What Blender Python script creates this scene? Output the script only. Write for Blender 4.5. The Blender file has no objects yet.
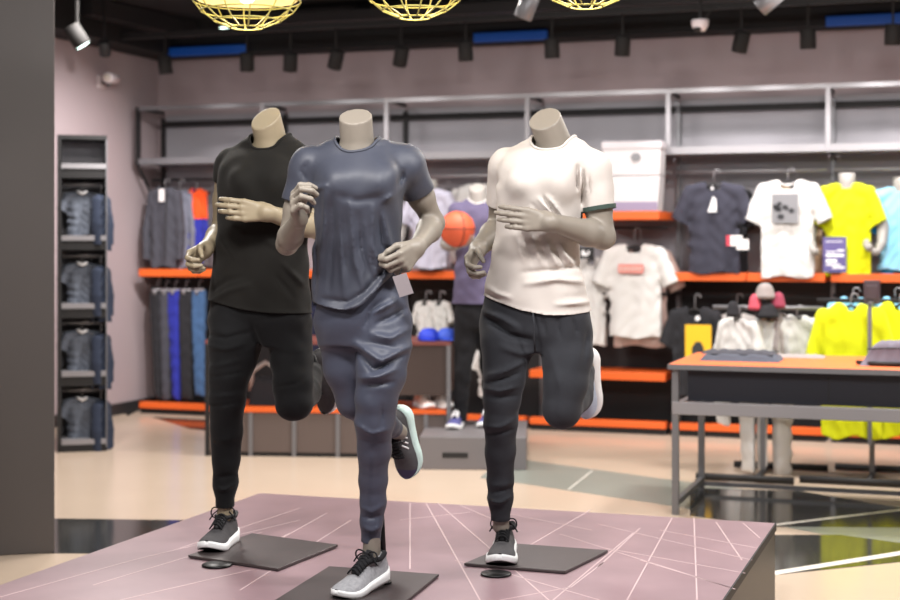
import bpy, bmesh, math, random
import numpy as np
from mathutils import Vector, Matrix
random.seed(7)
SC = bpy.context.scene
COL = SC.collection
F_PX, CX, HY, CAMH = 1500.0, 450.0, 243.0, 1.5
PLAT = 0.34
TH = math.radians(19.0)
EX = np.array([math.cos(TH), -math.sin(TH), 0.0])
EY = np.array([math.sin(TH), math.cos(TH), 0.0])

def P(px, py, d):
    return np.array([(px-CX)/F_PX*d, d, CAMH-(py-HY)/F_PX*d])
def ground(px, py, z=0.0):
    return P(px, py, F_PX*(CAMH-z)/(py-HY))
ORG = P(137, 402, 13.2); ORG[2] = 0.0
def on_plane(px, py, v):
    D = np.array([(px-CX)/F_PX, 1.0, -(py-HY)/F_PX])
    t = (v + ORG[:2] @ EY[:2])/(D[:2] @ EY[:2])
    p = D*t; p[2] += CAMH
    u = (p-ORG) @ EX
    return u, p[2], p
def room(u, v, z=0.0):
    return ORG + EX*u + EY*v + np.array([0, 0, z])

# ------------------------------------------------------------------ materials
MATS = {}
def srgb(c):
    c = [x/255.0 for x in c]
    return tuple(x/12.92 if x <= 0.04045 else ((x+0.055)/1.055)**2.4 for x in c) + (1.0,)
def mat(name, c, rough=0.6, metal=0.0, noise=0.0, nscale=30.0, bump=0.0, bscale=200.0, emit=None, estr=0.0, sheen=0.0, spec=0.5, coat=0.0):
    m = bpy.data.materials.new(name); m.use_nodes = True
    nt = m.node_tree; b = nt.nodes['Principled BSDF']
    col = srgb(c)
    b.inputs['Base Color'].default_value = col
    b.inputs['Roughness'].default_value = rough
    b.inputs['Metallic'].default_value = metal
    b.inputs['Specular IOR Level'].default_value = spec
    b.inputs['Sheen Weight'].default_value = sheen
    b.inputs['Coat Weight'].default_value = coat
    tc = nt.nodes.new('ShaderNodeTexCoord')
    if noise > 0:
        n = nt.nodes.new('ShaderNodeTexNoise'); n.inputs['Scale'].default_value = nscale; n.inputs['Detail'].default_value = 4
        nt.links.new(tc.outputs['Object'], n.inputs['Vector'])
        mx = nt.nodes.new('ShaderNodeMix'); mx.data_type = 'RGBA'
        mx.inputs[6].default_value = tuple(x*(1-noise) for x in col[:3])+(1,)
        mx.inputs[7].default_value = tuple(min(1, x*(1+noise)) for x in col[:3])+(1,)
        nt.links.new(n.outputs['Fac'], mx.inputs[0]); nt.links.new(mx.outputs[2], b.inputs['Base Color'])
    if bump > 0:
        n2 = nt.nodes.new('ShaderNodeTexNoise'); n2.inputs['Scale'].default_value = bscale; n2.inputs['Detail'].default_value = 3
        nt.links.new(tc.outputs['Object'], n2.inputs['Vector'])
        bp = nt.nodes.new('ShaderNodeBump'); bp.inputs['Strength'].default_value = bump; bp.inputs['Distance'].default_value = 0.002
        nt.links.new(n2.outputs['Fac'], bp.inputs['Height']); nt.links.new(bp.outputs['Normal'], b.inputs['Normal'])
    if emit is not None:
        b.inputs['Emission Color'].default_value = srgb(emit); b.inputs['Emission Strength'].default_value = estr
    MATS[name] = m
    return m
def fabric(name, c, rough=0.85, sheen=0.06, noise=0.08):
    return mat(name, c, rough, 0, noise, 60, 0.25, 500, sheen=sheen, spec=0.25)

# ------------------------------------------------------------------ objects
def tag(o, label, cat, group=None):
    o['label'] = label; o['category'] = cat
    if group: o['group'] = group
    return o
def thing(name, label, cat, loc, rz=0.0, group=None):
    o = bpy.data.objects.new(name, None); COL.objects.link(o)
    o.location = [float(x) for x in loc]; o.rotation_euler = (0, 0, rz); o.empty_display_size = 0.1
    return tag(o, label, cat, group)
def mesh_obj(name, verts, faces, m, parent=None, smooth=False, mats=None, fmat=None):
    me = bpy.data.meshes.new(name)
    verts = np.asarray(verts, dtype=np.float64)
    me.from_pydata(verts.tolist(), [], [list(map(int, f)) for f in faces])
    if m is not None: me.materials.append(m)
    if mats:
        for x in mats: me.materials.append(x)
    if fmat is not None: me.polygons.foreach_set('material_index', fmat)
    if smooth: me.polygons.foreach_set('use_smooth', [True]*len(me.polygons))
    me.validate(); me.update()
    o = bpy.data.objects.new(name, me); COL.objects.link(o)
    if parent is not None: o.parent = parent
    return o
def bevel(o, w=0.004, seg=2):
    md = o.modifiers.new('bevel', 'BEVEL'); md.width = w; md.segments = seg; md.limit_method = 'ANGLE'
    return o

class MB:
    def __init__(s): s.v = []; s.f = []; s.fm = []; s.mi = 0; s.sm = []
    def add(s, v, f):
        n = len(s.v); s.v += [tuple(float(c) for c in p) for p in v]
        s.f += [[i+n for i in q] for q in f]; s.fm += [s.mi]*len(f)
    def box(s, x0, x1, y0, y1, z0, z1):
        s.add([(x0,y0,z0),(x1,y0,z0),(x1,y1,z0),(x0,y1,z0),(x0,y0,z1),(x1,y0,z1),(x1,y1,z1),(x0,y1,z1)],
              [(0,3,2,1),(4,5,6,7),(0,1,5,4),(1,2,6,5),(2,3,7,6),(3,0,4,7)])
    def prism(s, pts, z0, z1):
        n = len(pts)
        s.add([(x,y,z0) for x,y in pts]+[(x,y,z1) for x,y in pts],
              [list(range(n))[::-1], list(range(n,2*n))]+[(i,(i+1)%n,n+(i+1)%n,n+i) for i in range(n)])
    def tube(s, pts, r, n=8, closed=False, cap=True):
        pts = [Vector(p) for p in pts]; k = len(pts)
        rs = r if isinstance(r, (list, tuple)) else [r]*k
        base = len(s.v); vs = []; prev = None
        for i, p in enumerate(pts):
            if closed: t = pts[(i+1)%k]-pts[i-1]
            else: t = pts[min(i+1,k-1)]-pts[max(i-1,0)]
            t.normalize()
            if prev is None:
                a = Vector((0,0,1)) if abs(t.z) < 0.9 else Vector((1,0,0))
                x = t.cross(a).normalized()
            else:
                x = (prev - t*prev.dot(t)).normalized()
            prev = x; y = t.cross(x)
            for j in range(n):
                a = 2*math.pi*j/n
                vs.append(p + (x*math.cos(a)+y*math.sin(a))*rs[i])
        fs = []
        for i in range(k if closed else k-1):
            for j in range(n):
                a = i*n+j; b = i*n+(j+1)%n; c = ((i+1)%k)*n+(j+1)%n; d = ((i+1)%k)*n+j
                fs.append((a,b,c,d))
        if cap and not closed:
            fs.append(list(range(n))[::-1]); fs.append([(k-1)*n+j for j in range(n)])
        s.add(vs, fs)
    def lathe(s, prof, n=24, c=(0,0,0), close=False):
        vs = []; fs = []
        for r, z in prof:
            for j in range(n):
                a = 2*math.pi*j/n; vs.append((c[0]+r*math.cos(a), c[1]+r*math.sin(a), c[2]+z))
        k = len(prof)
        for i in range(k-1):
            for j in range(n):
                fs.append((i*n+j, i*n+(j+1)%n, (i+1)*n+(j+1)%n, (i+1)*n+j))
        if prof[0][0] > 1e-6: fs.append(list(range(n))[::-1])
        if prof[-1][0] > 1e-6: fs.append([(k-1)*n+j for j in range(n)])
        s.add(vs, fs)
    def obj(s, name, m, parent=None, smooth=False, mats=None):
        return mesh_obj(name, s.v, s.f, m, parent, smooth, mats, s.fm if mats else None)
def struct(o): o['kind'] = 'structure'; return o

# ------------------------------------------------------------------ implicit surfaces
def smin(a, b, k):
    h = np.maximum(k-np.abs(a-b), 0.0)/k
    return np.minimum(a, b)-h*h*k*0.25
def cap(p, a, b, r1, r2):
    ba = b-a; pa = p-a
    h = np.clip(pa @ ba/(ba @ ba+1e-12), 0, 1)
    return np.linalg.norm(pa-h[:, None]*ba, axis=1)-(r1+(r2-r1)*h)
def chain(p, pts, k=0.012):
    d = None
    for (a, ra), (b, rb) in zip(pts[:-1], pts[1:]):
        e = cap(p, a, b, ra, rb)
        d = e if d is None else smin(d, e, k)
    return d
def surface(Fn, lo, hi, h, lip=1.0, B=10):
    lo = np.asarray(lo, float); hi = np.asarray(hi, float)
    nb = np.maximum(1, np.ceil((hi-lo)/(h*B)).astype(int)); n = nb*B
    G = np.empty(n, np.float32)
    cx = np.stack(np.meshgrid(*[np.arange(k) for k in nb], indexing='ij'), -1).reshape(-1, 3)
    cc = lo+(cx*B+(B-1)/2)*h
    fc = Fn(cc)
    act = np.abs(fc) < lip*B*h*0.95+0.02
    loc = np.stack(np.meshgrid(*[np.arange(B)]*3, indexing='ij'), -1).reshape(-1, 3)
    G4 = G.reshape(nb[0], B, nb[1], B, nb[2], B)
    sg = np.where(fc < 0, -1.0, 1.0).reshape(nb)
    G4[:] = sg[:, None, :, None, :, None]
    ids = np.nonzero(act)[0]
    for s in range(0, len(ids), 150):
        part = ids[s:s+150]
        pts = lo+((cx[part][:, None, :]*B+loc[None])*h)
        val = Fn(pts.reshape(-1, 3)).astype(np.float32).reshape(len(part), B, B, B)
        for q, i in enumerate(part):
            a, b, c = cx[i]
            G[a*B:(a+1)*B, b*B:(b+1)*B, c*B:(c+1)*B] = val[q]
    I = (G < 0)
    S = np.zeros(np.array(n)-1, np.uint8)
    for dx in (0, 1):
        for dy in (0, 1):
            for dz in (0, 1):
                S += I[dx:n[0]-1+dx, dy:n[1]-1+dy, dz:n[2]-1+dz]
    A = (S > 0) & (S < 8)
    cells = np.argwhere(A)
    flat = np.ravel_multi_index(cells.T, A.shape)
    corner = np.array([(x, y, z) for x in (0, 1) for y in (0, 1) for z in (0, 1)])
    vals = np.stack([G[cells[:, 0]+c[0], cells[:, 1]+c[1], cells[:, 2]+c[2]] for c in corner], 1).astype(float)
    acc = np.zeros((len(cells), 3)); cnt = np.zeros(len(cells))
    for i in range(8):
        for j in range(i+1, 8):
            if np.abs(corner[i]-corner[j]).sum() != 1: continue
            a = vals[:, i]; b = vals[:, j]; m = (a < 0) != (b < 0)
            t = np.where(m, a/np.where(m, a-b, 1.0), 0)
            acc += np.where(m[:, None], corner[i]+t[:, None]*(corner[j]-corner[i]), 0); cnt += m
    V = lo+(cells+acc/cnt[:, None])*h
    quads = []
    for ax in range(3):
        sl0 = [slice(None)]*3; sl1 = [slice(None)]*3
        sl0[ax] = slice(0, -1); sl1[ax] = slice(1, None)
        X = I[tuple(sl0)] != I[tuple(sl1)]
        e = np.argwhere(X)
        u, w = [(1, 2), (2, 0), (0, 1)][ax]
        ok = (e[:, u] > 0) & (e[:, w] > 0) & (e[:, u] < n[u]-1) & (e[:, w] < n[w]-1)
        e = e[ok]
        ins = I[e[:, 0], e[:, 1], e[:, 2]]
        q = []
        for du, dw in ((-1, -1), (0, -1), (0, 0), (-1, 0)):
            c = e.copy(); c[:, u] += du; c[:, w] += dw
            q.append(np.searchsorted(flat, np.ravel_multi_index(c.T, A.shape)))
        q = np.stack(q, 1)
        q[~ins] = q[~ins][:, ::-1]
        quads.append(q)
    return V, np.concatenate(quads)
def smooth_verts(V, Q, it=2, lam=0.5):
    for _ in range(it):
        acc = np.zeros_like(V); cnt = np.zeros(len(V))
        for i in range(4):
            for j in (1, 3):
                np.add.at(acc, Q[:, i], V[Q[:, (i+j) % 4]]); np.add.at(cnt, Q[:, i], 1)
        V = V+lam*(acc/np.maximum(cnt, 1)[:, None]-V)
    return V
def clip(V, Q, g):
    """keep g<0"""
    inside = g < 0
    k = inside[Q].sum(1)
    keep = Q[k == 4].tolist()
    V = V.tolist(); edge = {}
    def cut(a, b):
        key = (min(a, b), max(a, b))
        if key not in edge:
            t = g[a]/(g[a]-g[b]); pa, pb = V[a], V[b]
            V.append([pa[i]+t*(pb[i]-pa[i]) for i in range(3)]); edge[key] = len(V)-1
        return edge[key]
    for q in Q[(k > 0) & (k < 4)]:
        out = []
        for i in range(4):
            a, b = q[i], q[(i+1) % 4]
            if inside[a]: out.append(int(a))
            if inside[a] != inside[b]: out.append(cut(int(a), int(b)))
        if len(out) >= 3: keep.append(out)
    used = sorted({i for f in keep for i in f}); mp = {o: i for i, o in enumerate(used)}
    return np.array([V[i] for i in used]), [[mp[i] for i in f] for f in keep]
class Loft:
    """stack of ellipses over height; rows (z, cx, cy, halfwidth, halfdepth)"""
    def __init__(s, rows, yaw, ex=2.3):
        rows = sorted(rows); a = np.array(rows, float)
        zz = np.linspace(a[0, 0], a[-1, 0], 80)
        T = np.stack([np.interp(zz, a[:, 0], a[:, i]) for i in range(1, 5)], 1)
        for _ in range(25):
            T[1:-1] = T[1:-1]+0.5*((T[:-2]+T[2:])/2-T[1:-1])
        s.z = zz; s.T = T; s.yaw = yaw; s.ex = ex
        s.r = np.array([math.cos(yaw), math.sin(yaw)]); s.f = np.array([math.sin(yaw), -math.cos(yaw)])
    def __call__(s, p, off=0.0):
        z = p[:, 2]
        c = [np.interp(z, s.z, s.T[:, i]) for i in range(4)]
        dx = p[:, 0]-c[0]; dy = p[:, 1]-c[1]
        x = np.abs(dx*s.r[0]+dy*s.r[1])/(c[2]-off); y = np.abs(dx*s.f[0]+dy*s.f[1])/(c[3]-off)
        q = (x**s.ex+y**s.ex)**(1/s.ex)
        d = (q-1)*np.minimum(c[2], c[3])
        e = np.maximum(z-s.z[-1]+off, s.z[0]+off*1.6-z)
        return np.maximum(d, e)
def unit(v):
    v = np.asarray(v, float); return v/np.linalg.norm(v)
def fold(p, line, d0, amp, w, off=0.0):
    """a crease along a polyline of the cloth's front: raised (amp>0) or sunk (amp<0)"""
    q = np.array([P(x, y, d0) for x, y in line])[:, [0, 2]]
    lo = q.min(0)-3*w; hi = q.max(0)+3*w
    out = np.zeros(len(p))
    m = (p[:, 0] > lo[0]) & (p[:, 0] < hi[0]) & (p[:, 2] > lo[1]) & (p[:, 2] < hi[1]) & (p[:, 1] < d0+off+.08)
    if not m.any(): return out
    x = p[m][:, [0, 2]]; best = np.full(len(x), 9.0); tt = np.zeros(len(x))
    seg = np.linalg.norm(q[1:]-q[:-1], axis=1); cum = np.r_[0, np.cumsum(seg)]
    for i in range(len(q)-1):
        ba = q[i+1]-q[i]; h = np.clip((x-q[i]) @ ba/(ba @ ba), 0, 1)
        e = np.linalg.norm(x-q[i]-h[:, None]*ba, axis=1)
        k = e < best; best = np.where(k, e, best); tt = np.where(k, (cum[i]+h*seg[i])/cum[-1], tt)
    front = 1/(1+np.exp(np.clip((p[m][:, 1]-d0-off)/.012, -30, 30)))
    out[m] = amp*np.exp(-(best/w)**2)*np.sin(np.pi*np.clip(tt*.9+.05, 0, 1))**.6*front
    return out
def ripple(p, amp, seed=0.0):
    x, y, z = p[:, 0]*1.0, p[:, 1], p[:, 2]
    return amp*(np.sin(x*41+3*np.sin(z*13+seed)+seed)*np.sin(z*27+2*np.sin(x*19+seed)+y*15)+.6*np.sin(z*53+x*31*np.sin(seed+1)+2*np.sin(y*29+x*17)))
def hand_prims(W, u, n, s, curls, spread=0.06, thumb=(0.5, 0.5), sc=1.05):
    u = unit(u); s = np.asarray(s, float); s = unit(s-u*(s@u)); n0 = np.asarray(n, float)
    nn = np.cross(u, s); n = nn if nn@n0 > 0 else -nn
    pr = []; palm = []
    offs = (0.030, 0.010, -0.010, -0.029); ln = ((.045,.027,.022), (.049,.031,.023), (.045,.029,.022), (.036,.021,.019))
    kn = (0.088, 0.093, 0.089, 0.080)
    for i in range(4):
        k = W+u*kn[i]*sc+s*offs[i]*sc
        palm.append((W+u*0.012+s*offs[i]*0.55, k, 0.0155, 0.0120))
        a = 0.0; pt = k; d0 = unit(u+s*spread*(1.5-i))
        for j in range(3):
            a += curls[i][j] if isinstance(curls[0], (tuple, list)) else curls[j]*(1+0.12*i)
            dd = d0*math.cos(a)+n*math.sin(a)
            q = pt+dd*ln[i][j]*sc
            r = (0.0102, 0.0096, 0.0090, 0.0080)
            pr.append((pt, q, r[j], r[j+1])); pt = q
    b = W+u*0.028+s*0.024+n*0.006
    t1 = b+unit(u*0.7+s*thumb[0]+n*0.45)*0.043
    t2 = t1+unit(u*0.8+s*(thumb[0]-0.5)+n*thumb[1])*0.033
    t3 = t2+unit(u*0.85+s*(thumb[0]-0.75)+n*(thumb[1]+.2))*0.026
    th = [(b, t1, 0.0155, 0.0115), (t1, t2, 0.0112, 0.0098), (t2, t3, 0.0098, 0.0078)]
    return palm, pr, th, W+u*0.09
def hand_field(p, H):
    palm, pr, th, c = H
    out = np.linalg.norm(p-c, axis=1)-0.14
    m = out < 0.03
    if m.any():
        q = p[m]; d = None
        for a, b, r1, r2 in palm:
            e = cap(q, a, b, r1, r2); d = e if d is None else smin(d, e, 0.012)
        f = None
        for i in range(0, 12, 3):
            g = None
            for a, b, r1, r2 in pr[i:i+3]:
                e = cap(q, a, b, r1, r2); g = e if g is None else smin(g, e, 0.004)
            f = g if f is None else np.minimum(f, g)
        g = None
        for a, b, r1, r2 in th:
            e = cap(q, a, b, r1, r2); g = e if g is None else smin(g, e, 0.005)
        d = smin(d, f, 0.006); d = smin(d, g, 0.008)
        out[m] = d
    return out
# ------------------------------------------------------------------ shoes
def shoe_frame(heel, toe_dir, up):
    x = unit(toe_dir); z = unit(np.asarray(up, float)-x*(np.dot(up, x))); y = np.cross(z, x)
    M = np.eye(4); M[:3, 0] = x; M[:3, 1] = y; M[:3, 2] = z; M[:3, 3] = heel
    return M
def hw(s):     # outline half width along the shoe, heel 0 -> toe 1
    xs = [0, .02, .06, .14, .3, .5, .66, .78, .88, .95, .985, 1.0]
    ws = [.008, .022, .031, .0365, .036, .039, .047, .0475, .042, .030, .018, .006]
    return float(np.interp(s, xs, ws))
def spring(s): return 0.020*max(0, (s-0.72)/0.28)**2 + 0.006*max(0, (0.12-s)/0.12)
def build_shoe(parent, M, up_m, sole_m, lace_m, collar_m, tread_m=None, L=0.285, bow=True, label=None, base=(0, 0, 0), stripe_m=None, toe_m=None, SW=1.14, SH=1.18):
    base = np.asarray(base)
    def W(pts):
        a = np.c_[np.asarray(pts, float)*np.array([1, SW, SH]), np.ones(len(pts))] @ M.T
        return a[:, :3]-base
    st = np.r_[0, .012, .035, np.linspace(.07, .93, 26), .965, .988, 1.0]
    # upper: half-superellipse sections
    def top(s): return float(np.interp(s, [0, .04, .12, .24, .32, .42, .55, .7, .82, .92, .97, 1], [.066, .092, .096, .084, .086, .082, .068, .054, .046, .038, .030, .022]))
    V = []; Fs = []; n = 17
    for s in st:
        w = hw(s)*0.95; z0 = 0.018+spring(s); zt = max(top(s)+spring(s)*0.6, z0+.004)
        narrow = float(np.interp(s, [0, .3, .5, .75, 1], [.80, .62, .60, .9, 1]))
        for j in range(n):
            a = math.pi*j/(n-1); c, sn = math.cos(a), math.sin(a)
            y = math.copysign(abs(c)**0.75, c)*w; z = z0+(zt-z0)*abs(sn)**0.8
            k = (z-z0)/(zt-z0); y *= 1-(1-narrow)*k**1.5*0.9
            V.append((s*L, y, z))
    m = len(st)
    for i in range(m-1):
        for j in range(n-1): Fs.append((i*n+j, (i+1)*n+j, (i+1)*n+j+1, i*n+j+1))
        Fs.append((i*n+n-1, (i+1)*n+n-1, (i+1)*n, i*n))
    Fs.append([j for j in range(n)][::-1]); Fs.append([(m-1)*n+j for j in range(n)])
    sh = mesh_obj('shoe', W(V), Fs, up_m, parent, True)
    if label: sh['label'] = label
    if toe_m:
        sh.data.materials.append(toe_m)
        for p in sh.data.polygons:
            i = p.vertices[0]//n
            if i < m and st[min(i, m-1)] > 0.84: p.material_index = 1
    # sole
    V = []; Fs = []
    def thick(s): return float(np.interp(s, [0, .1, .3, .5, .7, 1], [.040, .038, .031, .028, .025, .020]))
    n2 = 12
    for s in st:
        w = hw(s)*1.04+0.001; b = spring(s); t = thick(s)
        ring = [(-1, .25), (-.96, .0), (-.5, 0), (0, 0), (.5, 0), (.96, 0), (1, .25), (1.02, .6), (.97, 1), (.4, .95), (-.4, .95), (-.97, 1)]
        for y, z in ring: V.append((s*L, y*w, b+z*t))
    for i in range(m-1):
        for j in range(n2): Fs.append((i*n2+j, i*n2+(j+1) % n2, (i+1)*n2+(j+1) % n2, (i+1)*n2+j))
    Fs.append(list(range(n2))[::-1]); Fs.append([(m-1)*n2+j for j in range(n2)])
    so = mesh_obj('sole', W(V), Fs, sole_m, sh, True)
    if tread_m:
        so.data.materials.append(tread_m)
        for p in so.data.polygons:
            if len(p.vertices) == 4 and all((v % n2) in (1, 2, 3, 4, 5) for v in p.vertices): p.material_index = 1
    # collar ring and tongue
    mb = MB(); ring = []
    for k in range(28):
        a = 2*math.pi*k/28; x = .062+.052*math.cos(a); y = .031*math.sin(a)
        ring.append((x, y, top(x/L)+.002+0.004*math.cos(a)))
    mb.tube(W(ring), .0085, 8, closed=True); mb.obj('collar', collar_m, sh, True)
    mb = MB(); pts = []
    for s in (.36, .45, .55, .63): pts.append((s*L, 0, top(s)+.001))
    mb.tube(W([(.28*L, 0, .112)]+pts), [.013, .017, .018, .017, .012], 10); mb.obj('tongue', collar_m, sh, True)
    # laces
    mb = MB()
    for i, s in enumerate(np.linspace(.36, .63, 6)):
        s2 = s+.022
        for sg in (1, -1):
            q = []
            for t in np.linspace(-1, 1, 9):
                ss = s+(s2-s)*(t*sg+1)/2
                q.append((ss*L, t*.0215, top(ss)+.0195-.017*t*t))
            mb.tube(W(q), .0030, 6)
    if bow:
        b = np.array([.345*L, 0, .108])
        for sg in (1, -1):
            q = [b+np.array([0.004*math.sin(t*math.pi), sg*.042*math.sin(t*math.pi)*1.0, .014*math.sin(t*2*math.pi)-.012*t]) for t in np.linspace(0, 1, 12)]
            mb.tube(W(q), .0028, 6)
            q = [b+np.array([.012*t, sg*.045*t, .006*math.sin(t*3)-.030*t*t]) for t in np.linspace(0, 1, 7)]
            mb.tube(W(q), .0028, 6)
        mb.tube(W([b+np.array([0, -.008, 0]), b+np.array([0, .008, 0])]), .0055, 6)
    mb.obj('laces', lace_m, sh, True)
    if stripe_m:
        mb = MB()
        for k in range(3):
            s = .40+.075*k
            for sg in (1, -1):
                q = []
                for t in np.linspace(0, 1, 6):
                    ss = s-.07*t; w = hw(ss)*.95; z0 = .045; zt = top(ss)
                    z = z0+(zt-z0)*.62*t
                    kk = (z-.018)/(zt-.018)
                    y = w*(max(0, 1-kk**2.5))**.47*(1-.36*kk**1.5)
                    q.append((ss*L, sg*(y+.0005), z))
                mb.tube(W(q), .0038, 6)
        mb.obj('stripes', stripe_m, sh, True)
    return sh

# ------------------------------------------------------------------ mannequins
def figure(sp, root, base, mats, h_body=0.004, h_cloth=0.0065, hands=True):
    d0 = sp['d0']; yaw = math.radians(sp['yaw']); base = np.asarray(base, float)
    J = lambda t: P(t[0], t[1], d0+t[2])
    cosy, siny = math.cos(yaw), abs(math.sin(yaw))
    def rows(rr):
        out = []
        for py, xl, xr, dep, dd in rr:
            d = d0+dd; a = P((xl+xr)/2, py, d); S = (xr-xl)/2*d/F_PX
            w = math.sqrt(max(S*S-(dep*siny)**2, .0025))/cosy
            out.append((a[2], a[0], a[1], w, dep))
        return out
    torso = Loft(rows(sp['shirt']), yaw)
    pelvis = Loft(rows(sp['pelvis']), yaw)
    nb = J(sp['neck_base']); ntop = J(sp['neck_top']); nax = unit(ntop-nb)
    arms = {k: [J(x) for x in sp['arm_'+k]] for k in 'RL'}
    legs = {}
    for k in 'SK': legs[k] = [(J(x[:3]), x[3]) for x in sp['leg_'+k]]
    ankle = {'S': J(sp['ankle_S']), 'K': J(sp['ankle_K'])}
    # ---- body
    cutn = unit(sp['neck_cut']); cutc = J(sp['neck_top'])
    H = {k: hand_prims(arms[k][2], *sp['hand_'+k]) for k in 'RL'} if hands else {}
    acol = sp.get('arm_r', (.054, .047, .039, .042, .028))
    def body(p):
        d = torso(p, .034)
        d = smin(d, pelvis(p, .032), .02)
        for k in 'RL':
            s, e, w = arms[k]
            m = s+(e-s)*.55; f = e+(w-e)*.30
            d = smin(d, cap(p, nb-np.array([0, 0, .045]), s, .040, acol[0]*.86), .03)
            a = chain(p, [(s, acol[0]), (m, acol[1]), (e, acol[2]), (f, acol[3]), (w, acol[4])], .02)
            a = smin(a, cap(p, w, w+(w-e)*.04, acol[4], acol[4]*.95), .01)
            if k in H: a = smin(a, hand_field(p, H[k]), .018)
            d = smin(d, a, .012)
        nk = cap(p, nb-nax*.07, ntop+nax*.12, sp.get('neck_r', .060)*1.05, sp.get('neck_r', .060)*.96)
        nk = np.maximum(nk, (p-cutc) @ cutn)
        if 'adam' in sp: nk = nk
        d = np.where((p-cutc) @ cutn > -.0, np.maximum(d, (p-cutc) @ cutn), d)
        d = smin(d, nk, .022)
        for k in 'SK':
            c = legs[k]
            pts = [(c[0][0], c[0][1]*.6)]+[(q, max(r-.022, .02)) for q, r in c[1:-2]]+[(ankle[k], .031)]
            d = smin(d, chain(p, pts, .02), .02)
            ft = J(sp['toe_'+k]) if 'toe_'+k in sp else None
            if ft is not None: d = smin(d, cap(p, ankle[k], ft, .030, .018), .012)
        return np.maximum(d, (p-cutc) @ cutn-0.0) if False else d
    allp = np.array([torso.T[:, 0].min()-.35, torso.T[:, 1].min()-.5, 0])
    pts = [x for k in 'RL' for x in arms[k]]+[q for k in 'SK' for q, r in legs[k]]+list(ankle.values())+[ntop]
    pts = np.array(pts); lo = pts.min(0)-.2; hi = pts.max(0)+.2
    V, Q = surface(body, lo, hi, h_body, 1.3)
    V = smooth_verts(V, Q, 1, .4)
    mesh_obj('body', V-base, Q, mats['skin'], root, True)
    # ---- shirt
    SL = {k: sp['sleeve_'+k] for k in 'RL'}      # (t_hem, r0, r1)
    spart = {}
    for k in 'RL':
        s, e = arms[k][0], arms[k][1]; t, r0, r1 = SL[k]
        end = s+(e-s)*(t+.22 if t > .15 else .10)
        spart[k] = (s, end, r0, r1, unit(e-s), s+(e-s)*t)
    folds = sp['shirt_folds']; sseed = d0*7
    trap0 = nb+np.array([0, 0, sp.get('trap_dz', -.045)])
    def sh_core(p):
        d = torso(p)
        for k in 'RL':
            q = trap0+unit((arms[k][0]-trap0)*np.array([1, 1, 0]))*.05
            d = smin(d, cap(p, q, arms[k][0]+np.array([0, 0, sp.get('sho_dz', 0)]), .050, SL[k][1]*.97), .035)
        return d
    def sh_sleeve(p, k):
        s, end, r0, r1, ax, hem = spart[k]
        return cap(p, s, end, r0, r1)
    bumps = [(J(b[0]), b[1]) for b in sp.get('bumps', [])]
    def shirt(p):
        d = sh_core(p)
        for c, r in bumps: d = smin(d, np.linalg.norm(p-c, axis=1)-r, .07)
        for k in 'RL': d = smin(d, sh_sleeve(p, k), .018)
        for ln, amp, w in folds: d = d-fold(p, ln, d0, amp*1.3, w*.95, sp.get('fold_off', .05))
        d = d-ripple(p, sp.get('ripple', .0016), sseed)
        if 'shirt_fn' in sp: d = d-sp['shirt_fn'](p, J)
        return d
    lo = np.array([torso.T[:, 0].min()-.45, torso.T[:, 1].min()-.45, torso.z[0]-.03]); hi = np.array([torso.T[:, 0].max()+.45, torso.T[:, 1].max()+.45, torso.z[-1]+.2])
    V, Q = surface(shirt, lo, hi, h_cloth, 1.6)
    V = smooth_verts(V, Q, 1, .5)
    def shirt_clip(V):
        g = sp['hem'](V, J)
        rr = V-nb; t = rr @ nax; ra = np.linalg.norm(rr-t[:, None]*nax, axis=1)
        g = np.maximum(g, np.minimum(sp.get('collar_r', .072)-ra, t+.10))
        for k in 'RL':
            s, end, r0, r1, ax, hem = spart[k]
            ds = sh_sleeve(V, k)
            tt = (V-hem) @ ax
            if SL[k][0] > .15:
                g = np.maximum(g, np.minimum(tt, np.minimum((sh_core(V)-ds)*3+.03, .05-np.abs(ds))))
            else:
                ra = np.linalg.norm(V-hem-tt[:, None]*ax, axis=1)
                out = unit((s-nb)*np.array([1, 1, 0]))
                g = np.maximum(g, np.minimum((V-hem) @ unit(out+np.array([0, 0, -.15]))-SL[k][2], s[2]+.1-V[:, 2]+.05))
        return g
    V2, F2 = clip(V, Q, shirt_clip(V))
    sho = mesh_obj('shirt', V2-base, F2, mats['shirt'], root, True)
    md = sho.modifiers.new('cloth', 'SOLIDIFY'); md.thickness = .004; md.offset = -1
    # collar rib along the neck opening
    ed = {}
    for f in F2:
        for a, b in zip(f, f[1:]+f[:1]):
            key = (min(a, b), max(a, b)); ed[key] = ed.get(key, 0)+1
    bv = {i for e, c in ed.items() if c == 1 for i in e}
    x1 = unit(np.cross(nax, [0, 1, 0])); y1 = np.cross(nax, x1)
    ring = [(math.atan2((V2[i]-nb) @ y1, (V2[i]-nb) @ x1), i) for i in bv if np.linalg.norm((V2[i]-nb)-((V2[i]-nb) @ nax)*nax) < sp.get('collar_r', .072)+.02 and V2[i][2] > nb[2]-.13]
    ring = sorted(ring)[::2]
    if len(ring) > 8:
        R = np.array([V2[i] for _, i in ring]); R = (np.roll(R, 1, 0)+R+np.roll(R, -1, 0))/3
        mb = MB(); mb.tube(R-base, .0055, 8, closed=True); mb.obj('collar', mats.get('collar', mats['shirt']), sho, True)
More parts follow.
